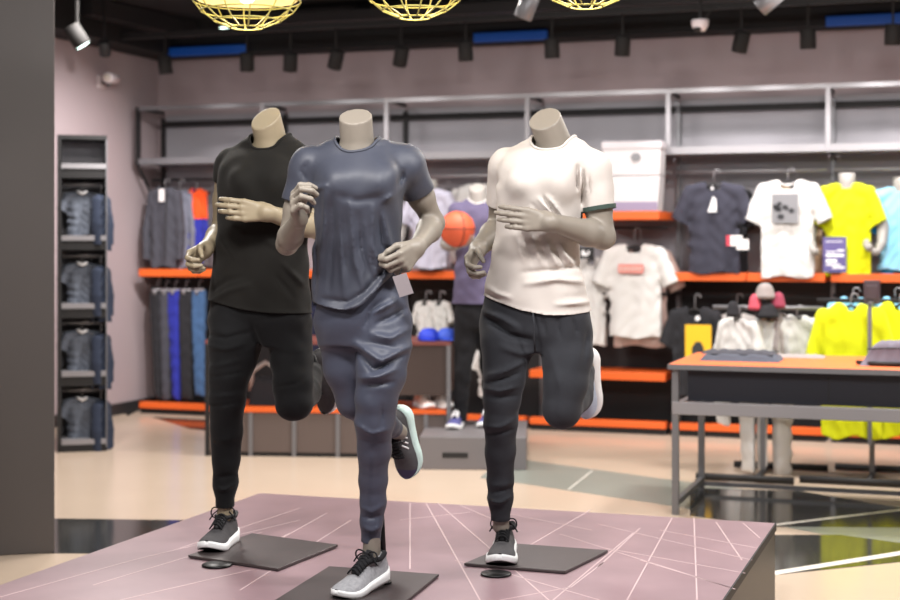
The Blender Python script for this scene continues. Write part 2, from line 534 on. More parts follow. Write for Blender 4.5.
    if 'trim' in mats:
        for k in 'L':
            s, end, r0, r1, ax, hem = spart[k]
            def trim(p, k=k, s=s, end=end, r0=r0, r1=r1): return cap(p, s, end, r0+.004, r1+.004)
            c = hem; Vt, Qt = surface(trim, c-.14, c+.14, .005, 1.2)
            tt = (Vt-hem) @ ax
            g = np.maximum(tt-.003, -.013-tt)
            Vt, Ft = clip(Vt, Qt, g)
            o = mesh_obj('sleeve_trim', Vt-base, Ft, mats['trim'], sho, True)
            o.modifiers.new('cloth', 'SOLIDIFY').thickness = .004
    # ---- trousers
    tf = sp['leg_folds']
    def trousers(p):
        d = pelvis(p)
        for k in 'SK': d = smin(d, chain(p, legs[k], .015), .03)
        for ln, amp, w in tf: d = d-fold(p, ln, d0, amp*1.35, w*.95, sp.get('fold_off', .05))
        d = d-ripple(p, sp.get('ripple', .0016), sseed+2)
        return d
    pts = np.array([q for k in 'SK' for q, r in legs[k]]); lo = pts.min(0)-.2; hi = pts.max(0)+.2; hi[2] = pelvis.z[-1]+.03
    V, Q = surface(trousers, lo, hi, h_cloth, 1.5)
    V = smooth_verts(V, Q, 1, .5)
    g = np.full(len(V), -1.0)
    g = np.maximum(g, V[:, 2]-(pelvis.z[-1]-.012))
    for k in 'SK':
        (a, ra), (b, rb) = legs[k][-2], legs[k][-1]
        ax = unit(b-a); t = (V-b) @ ax
        g = np.maximum(g, np.minimum(t, .12-np.linalg.norm(V-b, axis=1)))
    V, Ft = clip(V, Q, g)
    tr = mesh_obj('trousers', V-base, Ft, mats['trousers'], root, True)
    md = tr.modifiers.new('cloth', 'SOLIDIFY'); md.thickness = .004; md.offset = -1
    for k in 'SK':
        if sp.get('cuffs', True):
            (a, ra), (b, rb) = legs[k][-2], legs[k][-1]
            ax = unit(b-a); mb = MB()
            # knitted cuff
            x1 = unit(np.cross(ax, [0, 1, .3])); y1 = np.cross(ax, x1)
            n = 40; V = []
            for t, rr in ((-.052, rb*1.02), (-.050, rb*1.07), (-.025, rb*1.05), (-.002, rb*1.04), (0, rb*1.0), (-.004, rb*.94), (-.05, rb*.94)):
                for j in range(n):
                    an = 2*math.pi*j/n; r2 = rr*(1+.012*(j % 2))
                    V.append(b+ax*(t+.002)+(x1*math.cos(an)+y1*math.sin(an))*r2)
            Fs = [(i*n+j, i*n+(j+1) % n, (i+1)*n+(j+1) % n, (i+1)*n+j) for i in range(6) for j in range(n)]
            mesh_obj('cuff', np.array(V)-base, Fs, mats['trousers'], tr, True)
    if 'drawcord' in sp:
        mb = MB(); mb.tube([J(q)-base for q in sp['drawcord']], .0035, 6); mb.obj('drawcord', mats['trousers'], tr, True)
    bl = {k: np.linalg.norm(arms[k][0]-arms[k][1]) for k in 'RL'}; b2 = {k: np.linalg.norm(arms[k][2]-arms[k][1]) for k in 'RL'}
    print(sp['name'], 'upper arm', bl, 'forearm', b2, 'body', len(V))
    return sho, tr, J
def plate_corners(bl, br, l, z):
    a, b, c = ground(*bl, z), ground(*br, z), ground(*l, z)
    return [c, c+b-a, b, a]
def hem_px(pts, d, J, amt=1.0):
    """height of the hem as a curve over x, from pixels"""
    q = np.array([J((x, y, d)) for x, y in pts])
    xs, zs = q[:, 0], q[:, 2]
    return lambda V: np.interp(V[:, 0], xs, zs)-V[:, 2]
# ------------------------------------------------------------------ palette
skin_warm = mat('mannequin_skin', (146, 133, 110), .45, noise=.04, nscale=6, spec=.45)
skin_grey = mat('mannequin_skin_grey', (132, 124, 114), .45, noise=.04, nscale=6, spec=.45)
fab_olive = fabric('black_olive_jersey', (20, 18, 15))
fab_black = fabric('black_jersey', (13, 13, 15))
fab_slate = mat('slate_blue_polyester', (57, 60, 72), .5, 0, .06, 60, .15, 600, sheen=.05, spec=.45)
fab_slate2 = mat('slate_blue_trouser_cloth', (62, 66, 81), .5, 0, .06, 60, .15, 600, sheen=.05, spec=.45)
fab_white = fabric('warm_white_jersey', (194, 186, 180), noise=.02)
fab_char = fabric('charcoal_sweat_fabric', (44, 45, 50))
fab_green = fabric('dark_green_rib', (58, 72, 66))
m_white = mat('white_foam', (235, 235, 235), .5)
m_black = mat('black_rubber', (22, 22, 24), .6)
m_lace = fabric('black_lace', (24, 24, 27))
m_greyknit = mat('light_grey_knit', (146, 146, 150), .8, noise=.35, nscale=90, bump=.3, bscale=300)
m_darkknit = mat('dark_grey_knit', (62, 60, 62), .8, noise=.35, nscale=90, bump=.3, bscale=300)
m_mesh = mat('charcoal_mesh', (78, 76, 78), .8, noise=.2, nscale=90, bump=.3, bscale=300)
m_mint = mat('mint_white_foam', (205, 228, 222), .5)
m_purple = mat('purple_black_knit', (60, 52, 84), .7)
m_steel = mat('dark_steel_plate', (74, 66, 66), .42, .3, noise=.12, nscale=14)
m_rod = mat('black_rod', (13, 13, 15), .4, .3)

# ------------------------------------------------------------------ the three running mannequins
def plate(root, base, corners, z):
    mb = MB(); mb.prism([(c[0]-base[0], c[1]-base[1]) for c in corners], z-.010-base[2], z-base[2])
    return bevel(mb.obj('base_plate', m_steel, root), .002)
PT = PLAT+.012
# middle: slate blue outfit
sp = dict(name='middle', d0=4.95, yaw=-8,
    neck_base=(357, 141, -.02), neck_top=(355.5, 116, -.045), neck_cut=(-.06, -.52, .86), neck_r=.054,
    shirt=[(146, 334, 380, .060, 0), (152, 319, 398, .085, -.0), (162, 312, 406, .105, -.01), (178, 313, 405, .122, -.02), (200, 315, 403, .124, -.02), (230, 314, 401.5, .118, 0),
           (250, 313, 400, .115, .01), (270, 312, 400, .118, .02), (290, 312, 405, .125, .02), (312, 313, 410, .13, .02), (330, 313, 412, .13, .02)],
    bumps=[((340, 185, -.105), .035), ((380, 183, -.105), .035)],
    pelvis=[(255, 318, 397, .100, .02), (275, 318, 401, .105, .02), (295, 317, 407, .112, .02), (320, 316, 409, .115, .02), (345, 320, 405, .10, .03)],
    sleeve_R=(.47, .066, .056), sleeve_L=(.46, .068, .050), collar_r=.074, trap_dz=-.030, sho_dz=-.012,
    arm_R=[(310, 166, .03), (287, 244, .05), (299, 219, -.17)], arm_L=[(405, 164, .02), (434, 223, .14), (417, 247, -.06)],
    arm_r=(.052, .043, .034, .040, .027),
    hand_R=((-.10, -.80, .58), (1, 0, 0.05), (0, .6, .8), (.6, 1.1, .6), .02, (.15, .8)),
    hand_L=((-.45, -.70, -.50), (-.75, .55, -.25), (.0, .1, .95), (.75, 1.05, .7), .02, (.4, .6)),
    leg_S=[(386, 322, 0, .080), (384, 350, -.03, .086), (381, 375, -.05, .080), (376, 400, -.05, .067), (375, 420, -.04, .064), (374, 450, 0, .055), (373, 480, .03, .047), (373, 500, .04, .043), (371.5, 522, .05, .037), (370.5, 541, .06, .033)],
    leg_K=[(341, 322, .05, .082), (347, 368, .06, .077), (356, 400, .08, .064), (374, 418, .22, .054), (386, 425, .33, .044), (393, 428, .385, .038)],
    ankle_S=(371.5, 553, .06), ankle_K=(399, 432, .46),
    hem=lambda V, J: hem_px([(300, 300), (314, 304), (330, 308), (345, 310), (355, 309), (364, 304), (374, 293), (386, 281), (398, 269), (412, 262), (430, 262)], -.1, J)(V),
    shirt_folds=[([(329,188),(327,227),(320,270)],.009,.010),([(336,195),(335,240),(331,290)],-.006,.008),([(342,212),(344,265),(347,295)],.007,.009),([(352,200),(357,262),(366,288)],.010,.010),([(361,215),(364,250),(372,278)],-.007,.008),
                 ([(375,208),(374,245),(381,268),(397,257)],.011,.009),([(368,225),(372,265),(382,280)],.006,.008),([(385,215),(391,245),(400,254)],.009,.008),([(381,215),(384,245),(394,258)],-.008,.007),
                 ([(318,304),(345,309),(362,303),(377,289),(400,258)],.010,.009),([(325,298),(350,301),(366,291),(385,270),(398,256)],-.008,.007),([(306,186),(318,190),(329,187)],.008,.008),([(306,180),(303,172),(308,163)],-.006,.007),
                 ([(399,188),(404,172)],-.008,.008),([(395,196),(385,203)],.007,.008),([(314,225),(318,260),(316,295)],-.006,.007),([(340,197),(360,202),(382,198)],-.006,.014)],
    leg_folds=[([(357,342),(384,358),(411,345)],.015,.011),([(360,351),(376,367),(406,351)],-.014,.010),([(362,375),(380,373),(398,366)],.012,.010),([(366,382),(395,379)],-.009,.008),([(373,332),(392,336),(409,328)],.011,.010),([(370,340),(395,345)],-.009,.008),
                 ([(373,312),(385,306),(397,300)],.012,.010),([(378,322),(392,316),(405,308)],-.010,.009),([(366,325),(372,310),(384,300)],-.010,.009),([(384,401),(382,426)],-.005,.005),([(357,421),(373,430),(390,426)],.007,.008),([(360,438),(388,441)],-.004,.008),
                 ([(362,528),(372,532),(381,527)],.007,.007),([(362,519),(382,517)],-.006,.006),([(361,508),(372,512),(385,505)],.005,.007),([(372,440),(371,480),(370,505)],.004,.012)],
    cuffs=False)
base = ground(383, 590, PT); base[2] = PLAT
r1 = thing('mannequin', 'middle headless running mannequin in slate blue tee and trousers holding its shirt hem', 'mannequin', base, 0, 'running mannequins on the tiled platform')
sho, tr, J = figure(sp, r1, base, dict(skin=skin_grey, shirt=fab_slate, trousers=fab_slate2))
C4 = plate_corners((329, 566), (439, 574), (268, 604), PT); plate(r1, base, C4, PT)
g = ground(384.5, 583.5, PT)
mb = MB(); mb.tube([g-base, P(380, 500, g[1]-.02)-base], .0115, 12); mb.lathe([(.0, .001), (.024, .001), (.024, .008), (.0115, .012)], 20, g-base); mb.obj('support_rod', m_rod, r1, True)
he = P(385, 577, 5.045); toe = ground(348, 596, PT)
build_shoe(r1, shoe_frame(he, toe-he, (0.03, 0, 1)), m_greyknit, m_white, m_lace, m_lace, base=base, L=.262, SH=1.0, SW=1.06, label='light grey running shoe on the standing foot')
A = J(sp['ankle_K']); t = unit((.13, .22, -.95)); up = unit((-.52, -.85, -.05)); up = unit(up-t*(up@t))
build_shoe(r1, shoe_frame(A-up*.088-t*.065+np.array([-.025,0,.01]), t, up), m_mesh, m_mint, m_lace, m_lace, base=base, L=.275, label='dark running shoe with mint sole on the raised foot', stripe_m=m_white, toe_m=m_purple)
# hang tag on the shirt hem
mb = MB(); c = J((403, 285, -.135))-base
ax = unit((.93, -.25, .30)); bx = unit(np.cross(ax, (0, 1, .1))); nx = np.cross(ax, bx)
q = [c+ax*a*.024+bx*b*.035 for a, b in ((-1, -1), (1, -1), (1, 1), (-1, 1))]
mb.add([x+nx*.0012 for x in q]+[x-nx*.0012 for x in q], [(0, 1, 2, 3), (7, 6, 5, 4), (0, 4, 5, 1), (1, 5, 6, 2), (2, 6, 7, 3), (3, 7, 4, 0)])
tg = mb.obj('price_tag', mat('tag_card', (150, 142, 146), .5), sho)
top = max(q, key=lambda x: x[2])
mb = MB(); mb.tube([J((398, 266, -.10))-base, (J((398, 266, -.12))-base+top)/2, (q[0]+q[1])/2 if (q[0]+q[1])[2] > (q[2]+q[3])[2] else (q[2]+q[3])/2], .0018, 6); mb.obj('tag_string', m_lace, tg)

# left: black
sp = dict(name='left', d0=5.66, yaw=-27,
    neck_base=(270, 137, -.02), neck_top=(265.5, 118, -.05), neck_cut=(-.36, -.62, .70), neck_r=.058,
    shirt=[(146, 248, 294, .06, 0), (151, 228, 303, .085, 0), (160, 220, 306, .11, 0), (178, 216, 307, .127, -.01), (200, 218, 307, .128, -.01), (225, 218, 307, .12, 0), (250, 214, 308, .117, .01),
           (280, 210, 309, .122, .02), (303, 207, 311, .13, .02), (325, 205, 314, .135, .02)],
    bumps=[((242, 182, -.11), .035), ((278, 180, -.13), .035)],
    pelvis=[(285, 213, 305, .110, .02), (300, 209, 309, .115, .02), (320, 207, 312, .12, .02), (345, 212, 308, .105, .03)],
    sleeve_R=(.26, .056, .058), sleeve_L=(.22, .060, .060), collar_r=.078, trap_dz=-.030, sho_dz=-.012,
    arm_R=[(230, 163, .09), (222, 231, .21), (206, 249, -.02)], arm_L=[(303, 163, -.04), (322, 230, -.05), (269, 213, -.22)],
    hand_R=((-.45, -.70, -.40), (.75, .1, -.5), (-.1, -.5, .85), (.5, .85, .6), .04, (.4, .7)),
    hand_L=((-1, -.05, .10), (.0, 1, -.1), (.1, 0, 1), (.14, .28, .25), .015, (-.1, 1.0)),
    leg_S=[(236, 322, .03, .098), (236, 345, .0, .104), (229.5, 375, -.03, .076), (227, 400, -.03, .066), (226.5, 430, 0, .060), (226, 460, .03, .053), (225.5, 482, .05, .045), (225, 488, .055, .044), (225, 493, .057, .037), (225, 506, .06, .034)],
    leg_K=[(288, 325, 0, .080), (292, 360, -.04, .078), (293, 385, -.08, .074), (294, 402, -.09, .068), (305, 392, .10, .060), (310, 376, .24, .046), (313, 372, .31, .040)],
    ankle_S=(225, 514, .07), ankle_K=(314, 368, .37),
    hem=lambda V, J: hem_px([(190, 300), (207, 302), (240, 309), (270, 312.5), (311, 313.5), (330, 313)], -.1, J)(V),
    shirt_folds=[([(206,304),(232,290),(254,284)],.007,.010),([(210,292),(230,280),(246,276)],-.005,.009),([(287,263),(306,284)],.008,.010),([(280,275),(296,296)],-.006,.010),([(222,240),(236,256)],.006,.010),([(220,205),(235,215)],.005,.010),([(270,240),(290,252)],.005,.012),([(207,302),(255,311),(311,312)],.004,.007)],
    leg_folds=[([(212,334),(230,337),(252,331)],-.011,.010),([(211,345),(230,347),(248,342)],.010,.010),([(210,376),(247,370)],-.006,.006),([(211,366),(246,358)],.006,.009),([(211,405),(243,400)],-.006,.007),([(211,395),(244,392)],.006,.009),([(214,488),(225,490),(237,484)],.009,.007),([(215,478),(237,474)],-.006,.007),
                 ([(254,322),(262,345),(258,362)],-.010,.012),([(272,385),(300,380),(312,372)],-.004,.006),([(213,440),(239,436)],.004,.010)])
base = ground(262, 550, PT); base[2] = PLAT
r2 = thing('mannequin', 'left headless running mannequin in black sleeveless top and black joggers', 'mannequin', base, 0, 'running mannequins on the tiled platform')
sho, tr, J = figure(sp, r2, base, dict(skin=skin_warm, shirt=fab_olive, trousers=fab_black))
C4 = plate_corners((252, 533), (338, 544.5), (188, 555), PT); plate(r2, base, C4, PT)
he = ground(229, 541, PT); toe = ground(207, 553.5, PT); he = toe+unit(he-toe)*.27
build_shoe(r2, shoe_frame(he, toe-he, (0, 0, 1)), m_darkknit, m_white, m_lace, m_black, m_black, base=base, L=.275, label='black knit running shoe with white heel')
A = J(sp['ankle_K']); t = unit((.02, .20, -.96)); up = unit((-.62, -.78, -.05)); up = unit(up-t*(up@t))
build_shoe(r2, shoe_frame(A-up*.080-t*.06+np.array([.008,0,.012]), t, up), m_darkknit, m_white, m_lace, m_black, m_black, base=base, L=.275, bow=False)
mb = MB(); mb.lathe([(0, .0015), (.052, .0015), (.055, .004), (.052, .008), (0, .009)], 28, ground(217, 566, PLAT)-base); mb.obj('dark_disc', m_rod, r2, True)  # flat dark disc on the platform by the plate's front edge

# right: white tee
sp = dict(name='right', d0=5.40, yaw=-27,
    neck_base=(553, 139, -.03), neck_top=(544.5, 118.5, -.06), neck_cut=(-.36, -.60, .72), neck_r=.059,
    shirt=[(146, 528, 577, .06, -.01), (151, 507, 588, .085, -.01), (160, 500, 590, .11, -.01), (178, 497, 586, .128, -.02), (200, 498, 583, .128, -.02), (225, 498, 580, .12, 0), (250, 494, 577, .116, .0),
           (270, 490, 579, .118, .01), (290, 485, 584, .128, .01), (312, 482, 590, .135, .02), (330, 481, 592, .135, .02)],
    bumps=[((520, 182, -.12), .035), ((558, 182, -.14), .035)],
    pelvis=[(275, 490, 578, .105, .01), (292, 488, 582, .112, .01), (312, 482, 588, .118, .01), (332, 481, 590, .12, .02), (350, 486, 586, .10, .03)],
    sleeve_R=(.60, .062, .058), sleeve_L=(.60, .069, .056), collar_r=.078, trap_dz=-.028, sho_dz=-.012,
    arm_R=[(506, 165, .10), (499, 228, .22), (478, 249, .03)], arm_L=[(592, 169, -.05), (603, 237, -.06), (552, 222.5, -.22)],
    arm_r=(.052, .048, .042, .046, .031),
    hand_R=((-.35, -.65, -.55), (.8, .1, -.4), (-.1, -.5, .85), (.45, .8, .6), .04, (.4, .7)),
    hand_L=((-1, -.02, .12), (.05, 1, -.1), (.12, 0, 1), (.12, .28, .25), .015, (-.1, 1.0)),
    leg_S=[(508, 325, .03, .090), (507, 345, 0, .094), (504, 378, -.03, .074), (502, 400, -.03, .065), (501, 420, -.02, .060), (500.5, 450, .02, .054), (500.3, 480, .05, .047), (500.5, 499, .055, .045), (500.5, 505, .06, .036), (500.5, 519, .065, .034)],
    leg_K=[(564, 325, -.02, .085), (567, 360, -.06, .088), (565, 385, -.09, .078), (562, 409, -.10, .067), (577, 396, .10, .058), (582, 376, .24, .046), (584, 371, .30, .040)],
    ankle_S=(501, 526, .075), ankle_K=(586, 366, .36),
    hem=lambda V, J: hem_px([(470, 294), (483, 296), (500, 303), (520, 310), (545, 314.5), (570, 314.5), (589, 312), (610, 308)], -.1, J)(V),
    shirt_folds=[([(536,200),(546,212),(556,226)],.011,.007),([(530,205),(540,216),(548,228)],-.008,.006),([(544,198),(555,211),(566,226)],.011,.007),([(541,199),(551,212),(561,226)],-.009,.005),([(514,236),(518,248),(523,262)],.010,.008),([(530,236),(534,250),(540,264)],.011,.008),([(522,236),(527,250),(531,264)],-.008,.007),
                 ([(544,240),(549,254),(556,268)],.011,.008),([(537,238),(542,252),(548,266)],-.008,.006),([(558,244),(563,255),(572,266)],.010,.008),([(551,242),(556,254),(564,268)],-.008,.006),([(524,283),(554,278),(580,281)],.013,.011),([(520,272),(548,270),(578,266)],-.010,.010),
                 ([(487,287),(497,293),(510,297)],.011,.008),([(485,293),(500,300)],-.007,.006),([(558,296),(586,294)],-.002,.007),([(552,303),(588,301)],.009,.008),([(575,168),(574,190)],-.013,.006),([(581,172),(580,204)],-.013,.006),([(586,176),(587,195)],-.009,.005),([(578,172),(577,198)],.008,.005),
                 ([(494,170),(499,185)],-.006,.008),([(484,297),(515,309),(548,314),(588,311)],.004,.006)],
    leg_folds=[([(487,318),(509,334),(532,339)],-.017,.012),([(483,311),(500,317),(516,326)],.012,.010),([(488,373),(505,368),(523,360)],.013,.009),([(486,381),(503,377),(518,371)],-.012,.007),([(484,387),(500,388),(516,384)],.012,.008),([(486,395),(516,394)],-.007,.007),([(484,425),(500,424),(516,416)],.008,.007),([(486,433),(514,427)],-.006,.007),
                 ([(488,501),(500,503),(513,496)],.011,.006),([(489,494),(512,489)],-.007,.006),([(490,486),(511,484)],.005,.006),([(541,316),(543,332)],-.007,.006),([(555,316),(558,336)],-.006,.006),([(570,317),(574,332)],-.006,.006),([(500,345),(520,352),(534,350)],.009,.012),([(548,350),(558,385),(556,410)],.005,.014),([(585,330),(580,360)],-.006,.010)])
sp['drawcord'] = [(533, 313, -.125), (534, 325, -.135), (534.5, 340, -.125), (535, 352, -.10)]
base = ground(535, 556, PT); base[2] = PLAT
r3 = thing('mannequin', 'right headless running mannequin in white tee with green cuff and charcoal joggers', 'mannequin', base, 0, 'running mannequins on the tiled platform')
sho, tr, J = figure(sp, r3, base, dict(skin=skin_grey, shirt=fab_white, trousers=fab_char, trim=fab_green))
C4 = plate_corners((512, 543), (608, 550), (464, 563), PT); plate(r3, base, C4, PT)
toe = ground(500, 567, PT); he = toe+unit((.03, .27, 0))*.275
build_shoe(r3, shoe_frame(he, toe-he, (0, 0, 1)), m_mesh, m_white, m_lace, m_lace, m_black, base=base, L=.28, label='charcoal running shoe with black bow laces')
A = J(sp['ankle_K']); t = unit((.02, .20, -.96)); up = unit((-.72, -.68, -.05)); up = unit(up-t*(up@t))
build_shoe(r3, shoe_frame(A-up*.078-t*.06+np.array([-.028,0,0]), t, up), mat('pale_blue_knit', (190, 202, 218), .7, noise=.1, nscale=80), m_white, m_white, m_white, base=base, L=.28, bow=False, stripe_m=m_black, label='pale blue running shoe with dark stripes')
mb = MB(); mb.lathe([(0, .0015), (.052, .0015), (.055, .004), (.052, .008), (0, .009)], 28, ground(496, 575, PLAT)-base); mb.obj('dark_disc', m_rod, r3, True)  # low dark disc before the front edge of this plate
# ================================================================== the room
m_wall = mat('mauve_wall_paint', (164, 149, 152), .8, noise=.03, nscale=3)
m_ceil = mat('black_ceiling_paint', (14, 14, 17), .8)
m_duct = mat('charcoal_metal', (46, 44, 46), .5, .2)
m_grey = mat('light_grey_metal', (146, 144, 148), .4, .3)
m_mid = mat('mid_grey_metal', (120, 120, 124), .4, .4)
m_blk = mat('black_metal', (22, 21, 23), .6)
m_panel = mat('grey_panel', (146, 144, 150), .6, noise=.03, nscale=2)
m_dpanel = mat('black_panel', (26, 24, 26), .6)
m_orange = mat('orange_lacquer', (222, 96, 32), .5)
m_beige = mat('beige_floor_stone', (206, 186, 166), .20, noise=.05, nscale=2.0, spec=.5)
m_dtile = mat('dark_floor_stone', (52, 52, 50), .10, noise=.10, nscale=3.0, spec=.6)
m_gtile = mat('grey_green_floor_stone', (138, 142, 134), .28, noise=.06, nscale=3.0, spec=.5)
m_line = mat('white_floor_strip', (238, 232, 222), .35)
m_pillar = mat('warm_grey_pillar', (76, 70, 68), .55, noise=.05, nscale=1.2)
m_plat = mat('mauve_platform_tile', (150, 124, 130), .36, noise=.20, nscale=5.0, spec=.5)
m_grout = mat('pale_grout', (196, 172, 174), .5)
m_pside = mat('dark_platform_side', (52, 48, 47), .42)
CEIL = 3.17

def quad_room(name, u0, u1, v0, v1, z0, z1, m):
    mb = MB(); a, b, c, d = room(u0, v0), room(u1, v0), room(u1, v1), room(u0, v1)
    mb.add([(p[0], p[1], z) for z in (z0, z1) for p in (a, b, c, d)], [(0, 3, 2, 1), (4, 5, 6, 7), (0, 1, 5, 4), (1, 2, 6, 5), (2, 3, 7, 6), (3, 0, 4, 7)])
    return mb.obj(name, m)
WU = on_plane(158, 200, .55)[0]          # the left wall's inner face
struct(quad_room('floor', WU-.2, 12.5, -14.5, .8, -.10, 0, m_beige))
struct(quad_room('ceiling', WU-.2, 12.5, -14.5, .8, CEIL+.30, CEIL+.40, m_ceil))
struct(quad_room('wall_back', WU-.2, 12.5, .55, .75, 0, CEIL+.3, m_wall))
struct(quad_room('wall_left', WU-.2, WU, -14.5, .55, 0, CEIL+.3, m_wall))
struct(quad_room('wall_right', 12.3, 12.5, -14.5, .55, 0, CEIL+.3, m_wall))
struct(quad_room('baseboard_left', WU, WU+.015, -9, .55, 0, .10, m_duct))
# floor inlays, laid in the stone, plus one dark patch for baseboard shade
def inlay(name, pts, m, z):
    mb = MB(); q = [ground(x, y) for x, y in pts]
    mb.prism([(p[0], p[1]) for p in q][::-1], .0002, z); return struct(mb.obj(name, m))
def gl(p, q, w):                         # strip of width w between two floor points
    a, b = ground(*p), ground(*q); d = unit(b-a); n = np.array([-d[1], d[0], 0])*w/2
    return a, b, n
inlay('trim_1', [(-140, 516), (240, 521), (240, 554), (-140, 553)], m_dtile, .0012)
inlay('trim_2', [(500, 459), (525, 460), (672, 480), (790, 495), (960, 513), (960, 560), (672, 506), (517, 483), (480, 478)], m_gtile, .0010)
inlay('trim_3', [(690, 488), (800, 491), (960, 518), (960, 528), (775, 527), (690, 516)], m_dtile, .0016)
inlay('trim_4', [(700, 534), (775, 535), (840, 535), (960, 551), (960, 556), (775, 575), (700, 590)], m_dtile, .0016)
inlay('trim_5', [(152, 417), (210, 420), (210, 431), (190, 429)], m_dtile, .0012)
inlay('baseboard_shade', [(112, 404), (139, 398), (150, 404), (128, 416)], m_dtile, .0012)  # shadow along the left baseboard, laid as a dark floor patch
def strip(name, p, q, w):
    a, b, n = gl(p, q, w); mb = MB(); mb.prism([tuple((a+n)[:2]), tuple((a-n)[:2]), tuple((b-n)[:2]), tuple((b+n)[:2])], .0002, .0022); return struct(mb.obj(name, m_line))
strip('trim_7', (700, 534), (960, 503), .035); strip('trim_8', (720, 582), (960, 544), .06); strip('trim_9', (568, 490), (592, 471), .008)

# platform
zt = PLAT
bl = ground(260, 493, zt); br = ground(775, 523, zt)
fd = -EY
a = bl; b = br; c = br+fd*3.4; d = bl+fd*(3.4+abs((br-bl) @ EY)); d = bl+fd*3.4
pb = (a+c)/2; pb = np.array([pb[0], pb[1], 0.0])
pf = thing('display_platform', 'low platform with mauve tiled top under the three running mannequins', 'platform', pb)
L2 = lambda p: (p[0]-pb[0], p[1]-pb[1])
mb = MB(); mb.prism([L2(d), L2(c), L2(b), L2(a)], 0, zt-.03); mb.obj('plinth', m_pside, pf)
mb = MB(); mb.prism([L2(d), L2(c), L2(b), L2(a)], zt-.03, zt-.0005)
tt = mb.obj('tiled_top', m_plat, pf)
mb = MB()
lines = [((410,503),(410,569)), ((426,503),(480,600)), ((438,503),(549,600)), ((672,518),(627,600)), ((694,518),(697,600)), ((716,522),(742,560)), ((743,523),(760,538)),
         ((560,534),(735,589)), ((598,524),(752,560)), ((633,533),(553,600)), ((571,587),(604,562)), ((598,567),(640,528)), ((327,513),(262,549)), ((351,520),(240,590)), ((290,533),(248,553)),
         ((0,597),(133,560)), ((133,560),(300,520)), ((93,585),(200,553)), ((200,553),(262,532)), ((460,505),(520,531)), ((500,512),(592,530)), ((455,560),(513,575)), ((513,575),(600,600)), ((590,510),(530,545)),
         ((400,520),(470,512)), ((640,560),(732,588)), ((605,548),(745,573)), ((660,530),(758,548)), ((500,600),(571,587)), ((120,600),(250,570)), ((300,508),(180,548))]
for p, q in lines:
    A_, B_ = ground(*p, zt), ground(*q, zt); dd = unit(B_-A_); n = np.array([-dd[1], dd[0], 0])*.0026
    mb.prism([L2(A_+n), L2(A_-n), L2(B_-n), L2(B_+n)], zt-.0012, zt+.0002)
gr = mb.obj('grout_lines', m_grout, tt)
mb = MB()
e = unit(c-b)
mb.box(0, 0, 0, 0, 0, 0); mb.v = []; mb.f = []; mb.fm = []
n = np.array([-e[1], e[0], 0])*.006
n = n if n @ EX > 0 else -n
mb.prism([L2(b+n), L2(b), L2(c), L2(c+n)], zt-.03, zt+.001); mb.obj('edge_strip', m_blk, pf)

# pillar at the left
pc = ground(54.5, 553)
rx = unit((1, .264, 0)); ry = unit((-.264, 1, 0))
q0 = pc; q1 = pc-rx*.9; q2 = q1+ry*.55; q3 = q0+ry*.55
mb = MB(); mb.prism([q1[:2], q0[:2], q3[:2], q2[:2]], 0, CEIL+.3)
o = struct(mb.obj('trim_10', m_pillar)); bevel(o, .006)
o['label'] = 'tall dark warm grey pillar at the left edge'; 

# ceiling works --------------------------------------------------------
def box_room(name, u0, u1, v0, v1, z0, z1, m, label=None, cat=None, group=None, parent=None):
    cu, cv = (u0+u1)/2, (v0+v1)/2
    mb = MB(); mb.box(u0-cu, u1-cu, v0-cv, v1-cv, 0, z1-z0)
    o = mb.obj(name, m, parent); o.location = room(cu, cv, z0).tolist(); o.rotation_euler = (0, 0, -TH)
    if label: tag(o, label, cat, group)
    return o
U = lambda px, py, v: on_plane(px, py, v)
# dark bulkhead along the wall top, lighting track, cable tray, duct
struct(box_room('trim_12', WU, WU+.32, -14, .24, CEIL, CEIL+.3, m_ceil))
struct(box_room('trim_11', WU, 12.0, .25, .55, CEIL, CEIL+.3, m_ceil))
m_blue = mat('blue_light_panel', (0, 50, 116), .6, emit=(0, 70, 150), estr=.22)
for i, (x0, x1, lab) in enumerate([(166, 246, 'blue lit ceiling strip above the left end of the shelving'), (474, 546, 'blue lit ceiling strip above the right mannequin'), (826, 905, 'blue lit ceiling strip above the yellow tee')]):
    u0 = U(x0, 40, .20)[0]; u1 = U(x1, 40, .20)[0]
    box_room('blue_light_strip', u0, u1, .19, .245, CEIL-.012, CEIL+.06, m_blue, lab, 'ceiling light', 'blue light strips')
box_room('cable_tray', WU+1.2, 11, -.35, -.05, CEIL+.14, CEIL+.22, m_duct, 'long dark cable tray hung under the black ceiling near the back wall', 'cable tray')
box_room('lighting_track', WU+.3, 11, -.62, -.56, CEIL+.035, CEIL+.08, m_blk, 'black lighting track carrying the row of spotlights along the back wall', 'lighting track')
p0, p1 = U(82, 12, -1.2), U(192, 42, .1)
mb = MB(); A_ = P(80, 10, 12.0); B_ = P(190, 43, 13.4); dv = unit((B_-A_)*np.array([1, 1, 0])); nn = np.array([-dv[1], dv[0], 0])*.12
A_[2] = B_[2] = CEIL+.15
mb.add([x-A_ for x in (A_-nn, A_+nn, B_+nn, B_-nn)]+[x-A_+np.array([0, 0, .14]) for x in (A_-nn, A_+nn, B_+nn, B_-nn)], [(0, 1, 2, 3), (7, 6, 5, 4), (0, 4, 5, 1), (1, 5, 6, 2), (2, 6, 7, 3), (3, 7, 4, 0)])
o = mb.obj('air_duct', m_duct); o.location = A_.tolist(); tag(o, 'dark air duct slanting across the ceiling above the left wall', 'duct')

